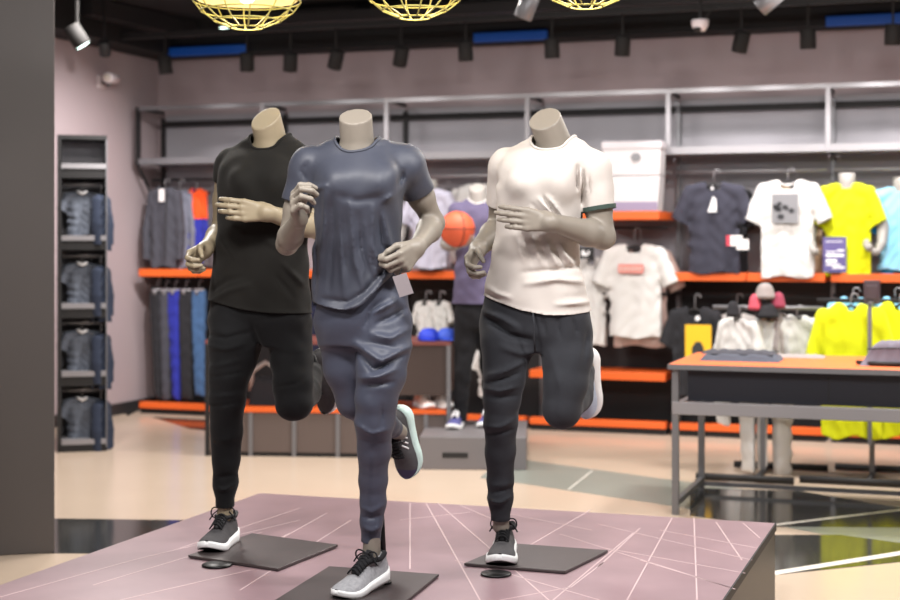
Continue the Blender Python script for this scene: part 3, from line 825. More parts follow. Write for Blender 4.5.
# pendants
m_cage = mat('yellow_wire', (176, 170, 96), .5)
m_shade = mat('cream_shade', (226, 204, 158), .6)
m_bulb = mat('glowing_bulb', (255, 250, 240), .3, emit=(255, 244, 225), estr=5)
def pendant(px, bottom_py, zb, rad, label):
    d = (zb-CAMH)*F_PX/(HY-bottom_py); c = P(px, bottom_py, d); top = CEIL+.30-zb
    t = thing('pendant_lamp', label, 'pendant lamp', c, .2, 'yellow wire pendant lamps')
    mb = MB()
    prof = [(.30*rad, 0), (.62*rad, .028), (.86*rad, .065), (rad, .105), (.97*rad, .15), (.80*rad, .20), (.50*rad, .24), (.2*rad, .262)]
    for k in range(12):
        an = 2*math.pi*k/12
        mb.tube([(r*math.cos(an), r*math.sin(an), z+.003) for r, z in prof], .0032, 6)
    for r, z in prof[:6]:
        mb.tube([(r*math.cos(a), r*math.sin(a), z+.003) for a in np.linspace(0, 2*math.pi, 40)[:-1]], .0032, 6, closed=True)
    mb.obj('cage', m_cage, t, True)
    mb = MB(); mb.lathe([(.93*rad, .112), (.95*rad, .118), (.80*rad, .185), (.48*rad, .232), (.15*rad, .255), (.0, .258)], 36)
    mb.f = mb.f[:-1] if len(mb.f[-1]) > 4 else mb.f
    mb2 = MB(); mb2.v = mb.v; mb2.f = [f for f in mb.f if len(f) == 4]
    so = mb2.obj('shade', m_shade, t, True); so.modifiers.new('thick', 'SOLIDIFY').thickness = .004
    mb = MB(); mb.lathe([(.0, .098), (.022, .105), (.034, .125), (.030, .155), (.016, .18), (.015, .20)], 20); mb.obj('bulb', m_bulb, t, True)
    mb = MB(); mb.lathe([(.018, .18), (.020, .25), (.022, .30), (.012, .33), (.0, .335)], 20); mb.obj('lamp_holder', m_blk, t, True)
    mb = MB(); mb.tube([(0, 0, .33), (0, 0, top)], .004, 8); mb.obj('cord', m_blk, t, True)
    mb = MB(); mb.lathe([(.0, top), (.05, top), (.05, top-.02), (.0, top-.025)][::-1], 20); mb.obj('ceiling_cup', m_blk, t, True)
    return c
PEND = [pendant(247, 28.5, 2.36, .215, 'yellow wire cage pendant lamp above the black-dressed mannequin, bulb showing'),
        pendant(414.5, 18.5, 2.36, .20, 'yellow wire cage pendant lamp above the slate blue mannequin'),
        pendant(586, 7.5, 2.36, .20, 'yellow wire cage pendant lamp above and right of the white-tee mannequin')]
# spotlights on the track
m_spot = mat('dark_brown_metal', (17, 14, 14), .8, 0)
m_lens = mat('lit_lens', (235, 255, 250), .3, emit=(225, 255, 245), estr=6)
SPOT_PT = []
def spot(px, py, v, zt_, tilt, label, lit=False, size=1.0, m=m_spot, yaw=0.0, group='track spotlights along the back wall'):
    u, z, w = U(px, py, v)
    t = thing('spotlight', label, 'spotlight', w, -TH, group)
    mb = MB(); r = .058*size; h = .15*size
    T = Matrix.Rotation(yaw, 4, 'Y') @ Matrix.Rotation(tilt, 4, 'X')
    prof = [(r*.75, -h/2+.004), (r*.95, -h/2), (r, -h/2+.004), (r, h/2-.006), (r*.9, h/2), (0, h/2)]
    mb.lathe(prof, 24); mb.v = [tuple(T @ Vector(p)) for p in mb.v]; mb.obj('lamp_head', m, t, True)
    mb = MB(); mb.lathe([(0, -h/2+.0005), (r*.80, -h/2+.0005), (r*.80, -h/2+.006), (0, -h/2+.006)], 20); mb.v = [tuple(T @ Vector(p)) for p in mb.v]
    mb.obj('lens', m_lens if lit else m_blk, t)
    mb = MB(); mb.box(-.008, .008, -.008, .008, h*.1, max(zt_-w[2], h*.55)); mb.obj('stem', m, t)
    SPOT_PT.append((w, t))
    return t
tops = CEIL+.04
names = [(165, 65, .1, -.1, 'at the back left corner of the ceiling'), (247, 62, .25, .1, 'above the neck of the black-dressed mannequin'), (290.5, 62, .3, .2, 'just right of the black-dressed mannequin, second of the left pair'),
         (336, 59.5, .25, .35, 'above the left shoulder of the slate blue mannequin'), (401, 56.5, .3, .3, 'above the right shoulder of the slate blue mannequin'), (465.5, 51.5, .15, 0, 'halfway between the blue and white mannequins'),
         (552, 48.5, .15, 0, 'above the neck of the white-tee mannequin'), (622.5, 46, .2, .1, 'above the stacked white boxes'), (741, 42, .25, .25, 'just right of the dome camera'), (808, 38.5, .15, 0, 'above the white picture tee'), (893, 34.5, .15, .05, 'at the right edge above the light blue tee')]
for px, py, tl, yw, lab in names:
    spot(px, py, -.59, tops, tl, 'dark brown track spotlight '+lab, yaw=yw)
spot(77, 36, -2.6, CEIL+.3, .3, 'lit black spotlight beside the pillar at the top left', True, 1.05, m_spot, yaw=-.5, group='lit ceiling spotlights')
spot(104.5, 48.5, -1.2, CEIL+.3, .5, 'dark twin spotlight above the white wall camera', False, .8, m_blk, yaw=.2)
spot(527, 7, -3.0, CEIL+.3, .1, 'grey cylinder spotlight tilted beside the third pendant', False, .95, m_mid, yaw=.45)
spot(769, 0, -2.4, CEIL+.3, .1, 'grey spotlight cut by the top edge right of the dome camera', False, 1.0, m_mid, yaw=.9)
for px, py, lab in [(224, 28, 'round lit downlight left below the first pendant'), (363.5, 20.5, 'round lit downlight between the first two pendants'), (673.5, 4, 'round lit downlight above the dome camera')]:
    d = (CEIL+.18-CAMH)*F_PX/(HY-py); c = P(px, py, d)
    t = thing('downlight', lab, 'downlight', c, 0, 'lit downlights')
    mb = MB(); mb.lathe([(.055, 0), (.062, .0), (.062, .12), (0, .12)], 24); mb.obj('housing', m_blk, t, True)
    mb = MB(); mb.lathe([(0, -.004), (.03, -.003), (.054, .004), (.054, .012), (0, .012)], 24); mb.obj('lens', m_lens, t, True)
# dome camera
u, z, w = U(700, 27, -.9)
t = thing('dome_camera', 'white dome security camera on the dark ceiling tray', 'security camera', w, -TH)
m_plw = mat('white_plastic', (225, 216, 220), .4)
mb = MB(); mb.lathe([(.0, -.035), (.035, -.03), (.055, .0), (.062, .03), (.062, .05), (0, .05)], 28); mb.obj('housing', m_plw, t, True)
mb = MB(); mb.lathe([(0, -.052), (.02, -.048), (.032, -.032), (.033, -.02), (0, -.02)], 20, (-.01, -.022, .012)); mb.obj('lens_dome', m_blk, t, True)
mb = MB(); mb.tube([(0, 0, .05), (0, 0, CEIL+.3-w[2])], .012, 8); mb.obj('mount', m_blk, t)
mb = MB(); mb.tube([(.03+.10*math.sin(x), 0, .05+.05*math.sin(2*x)+x*.05) for x in np.linspace(0, 2.6, 14)], .006, 6); mb.obj('cable', m_blk, t, True)
# wall camera on the left wall
def on_left(px, py, du=0):
    D = np.array([(px-CX)/F_PX, 1.0, -(py-HY)/F_PX]); tt = ((WU+du)+ORG[:2] @ EX[:2])/(D[:2] @ EX[:2]); p = D*tt; p[2] += CAMH; return p
w = on_left(100, 82)
t = thing('wall_camera', 'white bullet security camera on a bracket high on the left mauve wall', 'security camera', w, -TH)
mb = MB(); mb.box(0, .02, -.05, .05, -.05, .05); bevel(mb.obj('wall_plate', m_plw, t), .006)
mb = MB(); mb.tube([(.01, 0, 0), (.10, -.01, -.03), (.13, -.02, .0)], .012, 10); mb.obj('bracket', m_mid, t, True)
mb = MB(); mb.tube([(.10, .10, .03), (.11, .08, .03), (.15, -.12, .02), (.152, -.13, .02)], [.02, .04, .045, .04], 16); mb.obj('housing', m_plw, t, True)
mb = MB(); mb.tube([(.1525, -.131, .02), (.155, -.137, .02)], [.034, .032], 16); mb.obj('lens', mat('camera_glass', (190, 180, 170), .1), t, True)
# ================================================================== shelving on the back wall
PXS = [137, 262, 386, 527, 668, 828]
US = [U(px, 300, 0)[0] for px in PXS]; US.append(US[-1]+(US[-1]-US[-2])); US.append(US[-1]+1.35)
print('bays', np.diff(US))
ZT, ZS, ZO = 2.70, 2.225, 1.235
bay_txt = ['black and grey wall shelving bay at the far left holding jackets over hung trousers', 'wall shelving bay behind the black-dressed mannequin', 'wall shelving bay between the blue and white mannequins with pale garments',
           'wall shelving bay behind the white-tee mannequin with a short orange shelf under white boxes', 'wall shelving bay with the dark tee and white picture tee over an orange shelf', 'wall shelving bay at the right with the yellow and light blue tees', 'wall shelving bay past the right edge']
def bay(i):
    u0, w = US[i], US[i+1]-US[i]
    t = thing('shelving_bay', bay_txt[i], 'shelving', room(u0, 0, 0), -TH, 'wall shelving bays')
    pm = m_blk if i == 0 else m_grey
    mb = MB(); mb.box(-.018, .018, 0, .036, ZS-.035, ZT); mb.obj('post', pm, t)
    mb = MB(); mb.box(-.016, .016, .44, .475, 0, 2.63); mb.obj('back_post', m_blk if i < 3 else m_mid, t)
    mb = MB(); mb.tube([(0, .02, ZT-.02), (0, .46, ZT-.02)], .016, 6); mb.tube([(0, .02, ZS-.02), (0, .44, ZS-.02)], .014, 6); mb.obj('side_brace', m_blk, t)
    if i == 0:
        mb = MB(); mb.tube([(0, .02, ZS-.04), (0, .44, 1.72)], .014, 6); mb.obj('diagonal_brace', m_blk, t)
    mb = MB(); mb.box(.018, w-.018, 0, .03, ZT-.035, ZT); mb.obj('top_rail', m_mid if i < 2 else m_grey, t)
    mb = MB(); mb.box(.016, w-.016, .43, .46, 2.55, 2.60); mb.obj('back_rail', m_blk, t)
    mb = MB(); mb.box(.019, w-.019, -.005, .42, ZS-.035, ZS+.02); mb.obj('upper_shelf', m_mid if i < 2 else m_grey, t)
    mb = MB(); mb.box(.017, w-.017, .482, .50, ZO, 2.66); mb.obj('back_panel', m_dpanel if i < 0 else m_panel, t)
    mb = MB(); mb.box(.017, w-.017, .482, .50, .02, ZO-.002); mb.obj('lower_panel', m_dpanel, t)
    mb = MB(); mb.tube([(.017, .24, 2.06), (w-.017, .24, 2.06)], .013, 8); mb.obj('hanging_rail', m_grey if i > 1 else m_blk, t, True)
    mb = MB(); mb.box(.02, w-.02, 0, .10, .05, .10); bevel(mb.obj('base_shelf', m_orange, t), .004)
    mb = MB(); mb.box(.02, w-.02, .03, .46, 0, .049); mb.obj('kick_panel', m_blk, t)
    if i == 3:
        ua, za, _ = U(585, 216, 0); ub, zb, _ = U(667, 216, 0)
        mb = MB(); mb.box(max(ua-u0, .02), w-.022, -.24, .46, za-.034, za+.030); bevel(mb.obj('short_shelf', m_orange, t), .004)
        ua, za, _ = U(600, 376, 0)
        mb = MB(); mb.box(.02, w-.022, .0, .46, za-.028, za+.034); bevel(mb.obj('lower_shelf', m_orange, t), .004)
        for zr_ in (1.62, 1.10):
            mb = MB(); mb.tube([(.017, .08, zr_), (w-.017, .08, zr_)], .012, 8); mb.obj('lower_hanging_rail', m_blk, t, True)
    else:
        mb = MB(); mb.box(.022, w*.5-.004, -.01, .46, ZO-.028, ZO+.035); bevel(mb.obj('shelf_board', m_orange, t), .004)
        mb = MB(); mb.box(w*.5+.004, w-.022, -.01, .46, ZO-.028, ZO+.035); bevel(mb.obj('shelf_board', m_orange, t), .004)
        mb = MB(); mb.tube([(.017, .22, 1.10), (w-.017, .22, 1.10)], .012, 8); mb.obj('lower_hanging_rail', m_blk, t, True)
    return t
for i in range(7): bay(i)

# ------------------------------------------------------------------ garments
def tee_mesh(hang=True, long=False, W=.25, H=.72, D=.055, sleeve=.24, seed=0.0, flare=.0, neck=.075, nz=.075):
    """shirt hanging from a hanger: local origin at the collar, z down"""
    sh = W-.045
    if long: S1 = np.array([sh+.075, -.02, -.36]); S2 = np.array([sh+.065, -.03, -.62])
    else: S1 = np.array([sh+sleeve*.42, -.01, -.07-sleeve]); S2 = None
    rows = [(-H-.02, 0, 0, W+flare, D*1.15), (-H*.6, 0, 0, W-.01+flare*.5, D), (-.28, 0, 0, W-.012, D*1.05), (-.16, 0, 0, W-.02, D), (-.07, 0, 0, W*.8, D*.8), (-.02, 0, 0, W*.42, D*.7)]
    lf = Loft(rows, 0, 2.4)
    def Fn(p):
        d = lf(p)
        for sg in (1, -1):
            a = np.array([sg*sh, 0, -.085]); d = smin(d, cap(p, np.array([sg*.09, 0, -.045]), a, .035, .045), .04)
            pts = [(a, .058)]+[(np.array([sg*S1[0], S1[1], S1[2]]), .068 if not long else .055)]
            if S2 is not None: pts.append((np.array([sg*S2[0], S2[1], S2[2]]), .042))
            q = p.copy(); q[:, 1] = q[:, 1]*1.25
            d = smin(d, chain(q, pts, .01), .02)
        ph = p[:, 0]*34+seed+1.5*np.sin(p[:, 2]*4+seed)
        return d-.008*np.sin(ph)*np.clip((-p[:, 2]-.12)/.3, 0, 1)-ripple(p, .003, seed)
    V, Q = surface(Fn, (-W-.32, -.16, -H-.05), (W+.32, .16, .06), .013, 1.5)
    V = smooth_verts(V, Q, 1, .5)
    g = -H-V[:, 2]+.010*np.sin(V[:, 0]*20+seed)
    for sg in (1, -1):
        e = S1 if S2 is None else S2; b0 = np.array([sh, 0, -.085]) if S2 is None else S1
        end = np.array([sg*e[0], e[1], e[2]]); ax = unit(end-np.array([sg*b0[0], b0[1], b0[2]]))
        t = (V-end) @ ax
        g = np.maximum(g, np.minimum(t, (np.abs(V[:, 0])-W*.86)))
    r = np.sqrt(V[:, 0]**2+(V[:, 1]*1.1)**2)
    g = np.maximum(g, np.minimum(neck-r, V[:, 2]+nz))
    V, Fq = clip(V, Q, g)
    return V, Fq
PROTO = {}
def proto(key, **kw):
    if key not in PROTO: PROTO[key] = tee_mesh(**kw)
    return PROTO[key]
for k in range(3): proto('tee%d' % k, seed=k*2.3)
proto('bust', seed=4.0, neck=.062, nz=.05)
proto('wide', W=.30, H=.62, D=.07, sleeve=.26, seed=1.0, neck=.062, nz=.045)
for k in range(2): proto('jacket%d' % k, long=True, W=.255, H=.66, D=.07, seed=k*3.1+.5, neck=.062, nz=.045)
def hanger(loc, rz, label, parent_rail_z, m=m_blk, wid=.19):
    mb = MB(); mb.tube([(-wid, 0, -.085), (-wid*.5, 0, -.05), (0, 0, -.022), (wid*.5, 0, -.05), (wid, 0, -.085)], .009, 8)
    t = thing('hanger', label, 'hanger', loc, rz, 'garment hangers')
    mb.obj('shoulder_bar', m, t, True)
    h = max(parent_rail_z-loc[2], .05)
    mb = MB(); mb.tube([(0, 0, -.022), (0, 0, h-.03)]+[(.022-.022*math.cos(a), 0, h-.018+.022*math.sin(a)) for a in np.linspace(0, math.pi*1.1, 9)], .0045, 6); mb.obj('hook', m_grey, t, True)
    return t
def garment(name, cat, label, key, m, loc, rz=-TH, sx=1.0, sz=1.0, sy=1.0, group=None, collar=None):
    V, Fq = PROTO[key]
    t = thing(name, label, cat, loc, rz, group)
    V2 = V*np.array([sx, sy, sz])
    o = mesh_obj('body_fabric', V2, Fq, m, t, True)
    md = o.modifiers.new('cloth', 'SOLIDIFY'); md.thickness = .004; md.offset = -1
    if collar is not None:
        mb = MB(); n = 24
        mb.tube([(.078*sx*math.cos(a), .055*math.sin(a)*sy, -.032*sz-.035*abs(math.cos(a))**2*0-.018*(1-abs(math.cos(a)))*(1 if math.sin(a) < 0 else .3)) for a in np.linspace(0, 2*math.pi, n+1)[:-1]], .008, 6, closed=True)
        mb.obj('collar', collar, t, True)
    return t
def patch(parent, name, x0, x1, z0, z1, y, m, bulge=.0):
    """printed panel, laid a hair in front of the cloth"""
    mb = MB(); mb.box(x0, x1, y-.002, y+.004, z0, z1); return mb.obj(name, m, parent)
def hung(px, top_py, v, px_w, bot_py, key, name, cat, label, m, rz=None, baseW=.62, baseH=.72, hang=True, hlabel=None, collar=None, rail=None, group=None, sy=1.0):
    u, z, w = U(px, top_py, v); d = w[1]
    sx = (px_w*d/F_PX)/baseW; sz = ((bot_py-top_py)*d/F_PX)/baseH
    t = garment(name, cat, label, key, m, w, -TH if rz is None else rz, sx, sz, sy, group, collar)
    if hang: hanger(w, -TH if rz is None else rz, hlabel, rail if rail else w[2]+.10, wid=.19*sx)
    return t, sx, sz
f_dt = fabric('dark_slate_cotton', (56, 56, 68)); f_wt = fabric('white_cotton', (208, 206, 204), noise=.01); f_pk = fabric('blush_cotton', (206, 180, 172), noise=.02)
f_yel = fabric('fluorescent_yellow', (206, 212, 16), noise=.02); f_lb = fabric('light_blue_jersey', (140, 206, 236), noise=.03); f_db = fabric('teal_blue_jersey', (30, 120, 170))
f_bk = fabric('black_cotton', (40, 40, 44)); f_gr = fabric('pale_grey_fleece', (196, 196, 194), noise=.03); f_tau = fabric('taupe_fleece', (150, 142, 140)); f_lg = fabric('pale_lilac_grey', (186, 184, 200), noise=.03)
f_cj = fabric('charcoal_softshell', (66, 66, 74)); f_gj = fabric('steel_grey_softshell', (112, 114, 128)); f_or = fabric('bright_orange_softshell', (236, 84, 34)); f_bl = fabric('royal_blue_softshell', (44, 50, 150)); f_pu = fabric('grape_grey_jersey', (92, 85, 112))
f_blue2 = fabric('washed_blue_cloth', (66, 96, 136)); f_nv = fabric('navy_cloth', (36, 38, 60))
m_prw = mat('white_print', (238, 238, 240), .6); m_prr = mat('coral_print', (216, 128, 120), .6); m_prg = mat('grey_print', (126, 126, 130), .6); m_prd = mat('dark_print', (44, 44, 48), .6); m_pry = mat('amber_print', (238, 186, 30), .6); m_card = mat('violet_card', (92, 82, 134), .5)
m_tagw = mat('white_card', (236, 232, 232), .5); m_tagr = mat('red_card', (206, 60, 80), .5); m_bustskin = mat('grey_bust_skin', (150, 146, 142), .5)

# -- bay 5 and 6 upper row
t, sx, sz = hung(714, 181, .02, 73, 273, 'tee0', 'hanging_shirt', 'shirt', 'dark slate tee with a small white chest mark hung on the orange-shelved bay', f_dt, hlabel='black hanger inside the dark slate tee', collar=f_bk, rail=2.06)
mb = MB(); mb.add([(-.035, -.088, -.24), (.035, -.088, -.24), (.03, -.088, -.14), (.005, -.088, -.12), (-.01, -.088, -.17)], [(0, 1, 2, 3, 4)]); mb.add([(-.012, -.086, -.07), (.012, -.086, -.07), (0, -.086, -.035)][::1], [(0, 1, 2)])
o = mb.obj('chest_mark', m_prw, t); o.modifiers.new('ink', 'SOLIDIFY').thickness = .003
mb = MB(); mb.box(.13, .23, -.10, -.095, -.50, -.42); mb.box(.19, .28, -.11, -.105, -.53, -.45); mb.obj('price_tag', m_tagw, t); mb = MB(); mb.box(.11, .14, -.106, -.102, -.50, -.42); mb.obj('red_tag', m_tagr, t)
t, sx, sz = hung(788, 179, .0, 74, 277, 'tee1', 'hanging_shirt', 'shirt', 'white tee with a grey square picture on the chest hung beside the yellow bust', f_wt, hlabel='silver hanger inside the white picture tee', collar=f_wt, rail=2.06)
patch(t, 'chest_picture', -.11, .085, -.335, -.115, -.083, m_prg)
mb = MB(); random.seed(3)
for k in range(9):
    x, z = random.uniform(-.09, .06), random.uniform(-.29, -.19); r = random.uniform(.012, .03)
    mb.prism([(x+r*math.cos(a), z+r*.8*math.sin(a)) for a in np.linspace(0, 6.28, 9)[:-1]], .0855, .088)
mb.v = [(x, -z, y) for x, y, z in mb.v]; mb.obj('picture_shapes', m_prd, t)
hung(724, 186, .30, 66, 274, 'tee2', 'hanging_shirt', 'shirt', 'second dark tee hung right behind the dark slate tee', f_bk, hlabel='hanger inside the second dark tee', rail=2.06)
hung(797, 184, .28, 72, 272, 'tee0', 'hanging_shirt', 'shirt', 'tan tee hung right behind the white picture tee', fabric('tan_cotton', (206, 178, 150)), hlabel='hanger inside the tan tee', rail=2.06)
def bust(px, neck_py, v, px_w, bot_py, label, m, cat='bust mannequin', rz=None, key='bust', under=None):
    u, z, w = U(px, neck_py+12, v); d = w[1]; sx = (px_w*d/F_PX)/.62; sz = ((bot_py-neck_py-12)*d/F_PX)/.72
    t = thing('bust_mannequin', label, cat, w, -TH if rz is None else rz, 'bust mannequins in sport tops')
    V, Fq = PROTO[key]
    V2 = V*np.array([sx, 1.35, sz]); o = mesh_obj('shirt', V2, Fq, m, t, True); md = o.modifiers.new('cloth', 'SOLIDIFY'); md.thickness = .004; md.offset = -1
    mb = MB(); mb.lathe([(.0, -.20), (.05, -.18), (.06, -.08), (.062, -.03), (.060, .0), (.062, .06), (.05, .068), (0, .068)], 24); mb.v = [(x, y*.95-.0, z+.05*0) for x, y, z in mb.v]
    mb.obj('neck', m_bustskin, t, True)
    for sg in (1, -1):
        mb = MB(); sx0 = .29*sx; mb.tube([(sg*sx0, 0, -.25*sz), (sg*(sx0+.03), .0, -.34*sz), (sg*(sx0+.025), -.07, -.46*sz), (sg*(sx0+.0), -.16, -.52*sz), (sg*(sx0-.02), -.20, -.53*sz)], [.05, .045, .036, .026, .03], 12); mb.obj('arm', m_bustskin, t, True)
    mb = MB(); mb.tube([(0, .03, -.2), (0, .03, ZO+.036-w[2])], .018, 10); mb.lathe([(0, ZO+.036-w[2]), (.10, ZO+.036-w[2]), (.10, ZO+.048-w[2]), (0, ZO+.052-w[2])], 24, (0, .03, 0)); mb.obj('stand', m_blk, t, True)
    if under: mesh_obj('under_layer', V2*np.array([.86, .6, .92])+np.array([0, 0, -.10]), Fq, under, t, True).modifiers.new('cloth', 'SOLIDIFY').thickness = -.004
    return t
bust(847, 170, .10, 66, 277, 'bust mannequin in a fluorescent yellow tee on the right orange shelf', f_yel)
bust(901, 174, .18, 66, 270, 'bust mannequin in a light blue tee at the right edge of the shelf', f_lb, under=f_db)
u, z, w = U(833.5, 274, -.10)
t = thing('price_sign', 'violet card sign with white lines standing before the yellow bust', 'sign', room(u, .0, ZO+.036), -TH+.05)
W_ = 11.5*w[1]/F_PX; Hh = 37*w[1]/F_PX
mb = MB(); mb.box(-W_, W_, -.004, .004, .01, Hh); mb.obj('card', m_card, t)
mb = MB(); mb.box(-W_*.5, W_*.5, -.03, .03, 0, .012); mb.obj('foot', m_blk, t)
mb = MB()
for z0, h, a, b in ((.58, .03, -.7, .1), (.60, .05, .2, .8), (.46, .07, -.75, .8), (.30, .09, -.75, .2), (.22, .04, -.75, .5), (.14, .05, -.2, .85), (.86, .02, -.8, .7)):
    mb.box(a*W_, b*W_, -.006, -.004, z0*Hh, (z0+h)*Hh)
mb.obj('printed_lines', m_prw, t)

# -- bay 4: white boxes, printed tee
u, z, w = U(633, 212, -.18); zb = U(634, 216, 0)[1]+.030
u2 = u; dd = w[1]
def shoebox(zz, wb, wt, h, label, lid, logo):
    t = thing('box', label, 'box', room(u2, -.13, zz), -TH, 'stacked white boxes')
    dp = .10
    mb = MB(); mb.add([(-wb, -dp, 0), (wb, -dp, 0), (wb, dp, 0), (-wb, dp, 0), (-wt, -dp*1.04, h), (wt, -dp*1.04, h), (wt, dp, h), (-wt, dp, h)], [(0, 3, 2, 1), (4, 5, 6, 7), (0, 1, 5, 4), (1, 2, 6, 5), (2, 3, 7, 6), (3, 0, 4, 7)])
    bevel(mb.obj('carton', mat('box_white', (206, 202, 204), .6), t), .004)
    if lid:
        mb = MB(); mb.box(-wt-.006, wt+.006, -dp*1.04-.006, dp+.006, h*.80, h+.006); bevel(mb.obj('lid', mat('lid_white', (194, 188, 192), .6), t), .004)
    if logo:
        mb = MB(); mb.prism([(.035+.042*math.cos(a), -.55*h+.036*math.sin(a)) for a in np.linspace(0, 6.28, 7)[:-1]], dp*1.04+.004, dp*1.04+.007); mb.v = [(x, -zq, -y) for x, y, zq in mb.v]; mb.obj('logo', m_prg, t)
    else:
        mb = MB(); mb.box(-wb*1.0, wb*1.0, -dp-.003, -dp+.01, .004, h*.27); mb.obj('base_band', mat('lilac_band', (146, 132, 158), .6), t)
    return t
hh = 35*dd/F_PX
shoebox(zb+.002, 26*dd/F_PX, 28.5*dd/F_PX, hh, 'white box with a lilac band standing on the short orange shelf', False, False)
shoebox(zb+.008+hh, 28.5*dd/F_PX, 29.5*dd/F_PX, 33*dd/F_PX, 'white lidded box with a grey mark on top of the banded box', True, True)
t, sx, sz = hung(635, 243, .02, 76, 337, 'tee2', 'hanging_shirt', 'shirt', 'white tee with a coral text bar on the chest hung below the stacked boxes', f_wt, hlabel='black hanger inside the coral-print tee', collar=f_bk, rail=1.62)
patch(t, 'chest_print', -.115, .085, -.235, -.165, -.085, m_prr)
mb = MB()
for k in range(6): mb.box(-.10+k*.03, -.082+k*.03, -.0895, -.087, -.22, -.18)
mb.obj('print_letters', f_pk, t)
hung(641, 246, .16, 76, 346, 'tee1', 'hanging_shirt', 'shirt', 'blush tee hung directly behind the coral-print tee', f_pk, hlabel='hanger inside the blush tee', rail=1.62)
hung(592, 256, .10, 40, 345, 'tee0', 'hanging_shirt', 'shirt', 'white tee half hidden behind the white-tee mannequin', f_wt, hlabel='hanger inside the half-hidden white tee', rail=1.62)
hung(490, 348, .10, 34, 396, 'tee0', 'hanging_shirt', 'shirt', 'white top showing between the purple mannequin and the charcoal joggers', f_wt, hlabel='hanger inside the white top behind the purple mannequin', rail=1.1)
u, z, w = U(585.5, 253, -.06)
t = thing('shelf_sign', 'small black sign with a white symbol behind the elbow of the white-tee mannequin', 'sign', w, -TH)
mb = MB(); mb.box(-.068, .068, -.006, .006, -.045, .045); mb.obj('plate', m_blk, t); mb = MB(); mb.box(-.03, -.005, -.009, -.006, -.022, .022); mb.box(-.005, .02, -.009, -.006, -.022, -.002); mb.box(.02, .034, -.009, -.006, -.01, .02); mb.obj('symbol', m_prw, t)
mb = MB(); mb.box(-.006, .006, .006, .09, -.006, .006); mb.obj('arm', m_blk, t)

# -- bay 5 lower row: black tee with amber picture
t, sx, sz = hung(695, 306, .02, 62, 396, 'tee1', 'hanging_shirt', 'shirt', 'black tee with an amber picture hung below the orange shelf behind the table', f_bk, hlabel='grey hanger inside the amber-picture tee', rail=1.24-.14)
mb = MB(); mb.box(-.06, .14, -.092, -.086, -.44, -.40+.26); mb.obj('chest_picture', m_pry, t)
mb = MB(); mb.prism([(.0, .44), (.08, .44), (.085, .32), (.06, .27), (.02, .27), (-.01, .32)], .094, .097); mb.v = [(x, -zq, -y) for x, y, zq in mb.v]; mb.obj('picture_figure', m_prd, t)
mb = MB(); mb.prism([(.035+.02*math.cos(a), .09+.02*math.sin(a)) for a in np.linspace(0, 6.28, 9)[:-1]], .086, .09); mb.v = [(x, -zq, -y) for x, y, zq in mb.v]; mb.obj('neck_mark', m_prw, t)
hung(737, 312, .2, 50, 398, 'tee0', 'hanging_shirt', 'shirt', 'white long top hung between the amber-picture tee and the floor rack', f_wt, hlabel='hanger inside the white long top', rail=1.1)

# -- bay 1: jackets and trousers
t, sx, sz = hung(165, 186, .10, 47, 267, 'jacket0', 'hanging_jacket', 'jacket', 'charcoal jacket with a white neck tag, leftmost on the left rail', f_cj, baseW=.68, baseH=.66, hlabel='hanger inside the charcoal jacket', collar=f_bk, rail=2.06)
mb = MB(); mb.box(.0, .05, -.105, -.10, -.14, -.03); mb.obj('neck_tag', m_tagw, t); mb = MB(); mb.tube([(.07, -.098, -.06), (.06, -.10, -.64)], .005, 6); mb.obj('zip', m_blk, t)
t, sx, sz = hung(180, 189, .22, 40, 268, 'jacket1', 'hanging_jacket', 'jacket', 'steel grey jacket with a white chest logo hung beside the charcoal jacket', f_gj, baseW=.68, baseH=.66, hlabel='hanger inside the steel grey jacket', rail=2.06)
mb = MB(); mb.box(-.06, .0, -.108, -.10, -.21, -.15); mb.obj('chest_logo', m_prw, t)
t, sx, sz = hung(197, 188, .26, 30, 262, 'jacket0', 'hanging_jacket', 'jacket', 'blue jacket with bright orange shoulders next to the black-dressed mannequin', f_bl, baseW=.68, baseH=.66, hlabel='hanger inside the blue and orange jacket', rail=2.06)
V, Fq = PROTO['jacket0']; V2 = V*np.array([sx, 1, sz]); k = V2[:, 2] > -.27*sz
Vc, Fc = clip(np.array(V2)*np.array([1.03, 1.08, 1.0])+np.array([0, 0, .004]), np.array([f if len(f) == 4 else (list(f)+[f[-1]])[:4] for f in Fq]), -.28*sz-V2[:, 2])
mesh_obj('orange_yoke', Vc, Fc, f_or, t, True)
hung(212, 190, .3, 40, 266, 'jacket1', 'hanging_jacket', 'jacket', 'dark grey jacket hung mostly behind the black-dressed mannequin', fabric('ash_softshell', (84, 82, 86)), baseW=.68, baseH=.66, hlabel='hanger inside the dark grey jacket', rail=2.06)
def trousers_hung(px, top, bot, v, wpx, m, label, rz=-TH):
    u, z, w = U(px, top, v); d = w[1]; wd = wpx*d/F_PX/2; h = (bot-top)*d/F_PX
    t = thing('hanging_trousers', label, 'trousers', w, rz, 'trousers on the lower left rail')
    lf = Loft([(-h, wd*.2, 0, wd*.62, .035), (-h*.5, wd*.05, 0, wd*.8, .045), (-.10, 0, 0, wd, .05), (0.0, 0, 0, wd*.92, .04)], 0, 2.6)
    Fn = lambda p: lf(p)-.006*np.sin(p[:, 0]*60+px)-ripple(p, .003, px)
    V, Q = surface(Fn, (-wd-.06, -.10, -h-.03), (wd+.08, .10, .04), .012, 1.4); V = smooth_verts(V, Q, 1, .5)
    mesh_obj('legs', V, Q, m, t, True)
    mb = MB(); mb.box(-wd*.8, wd*.8, -.012, .012, .0, .02); mb.tube([(0, 0, .02), (0, 0, .07), (.018, 0, .095), (.036, 0, .08)], .005, 6); mb.box(-.015, .015, -.052, -.046, -.03, .02); mb.obj('clip_hanger', m_grey, t, True)
    return t
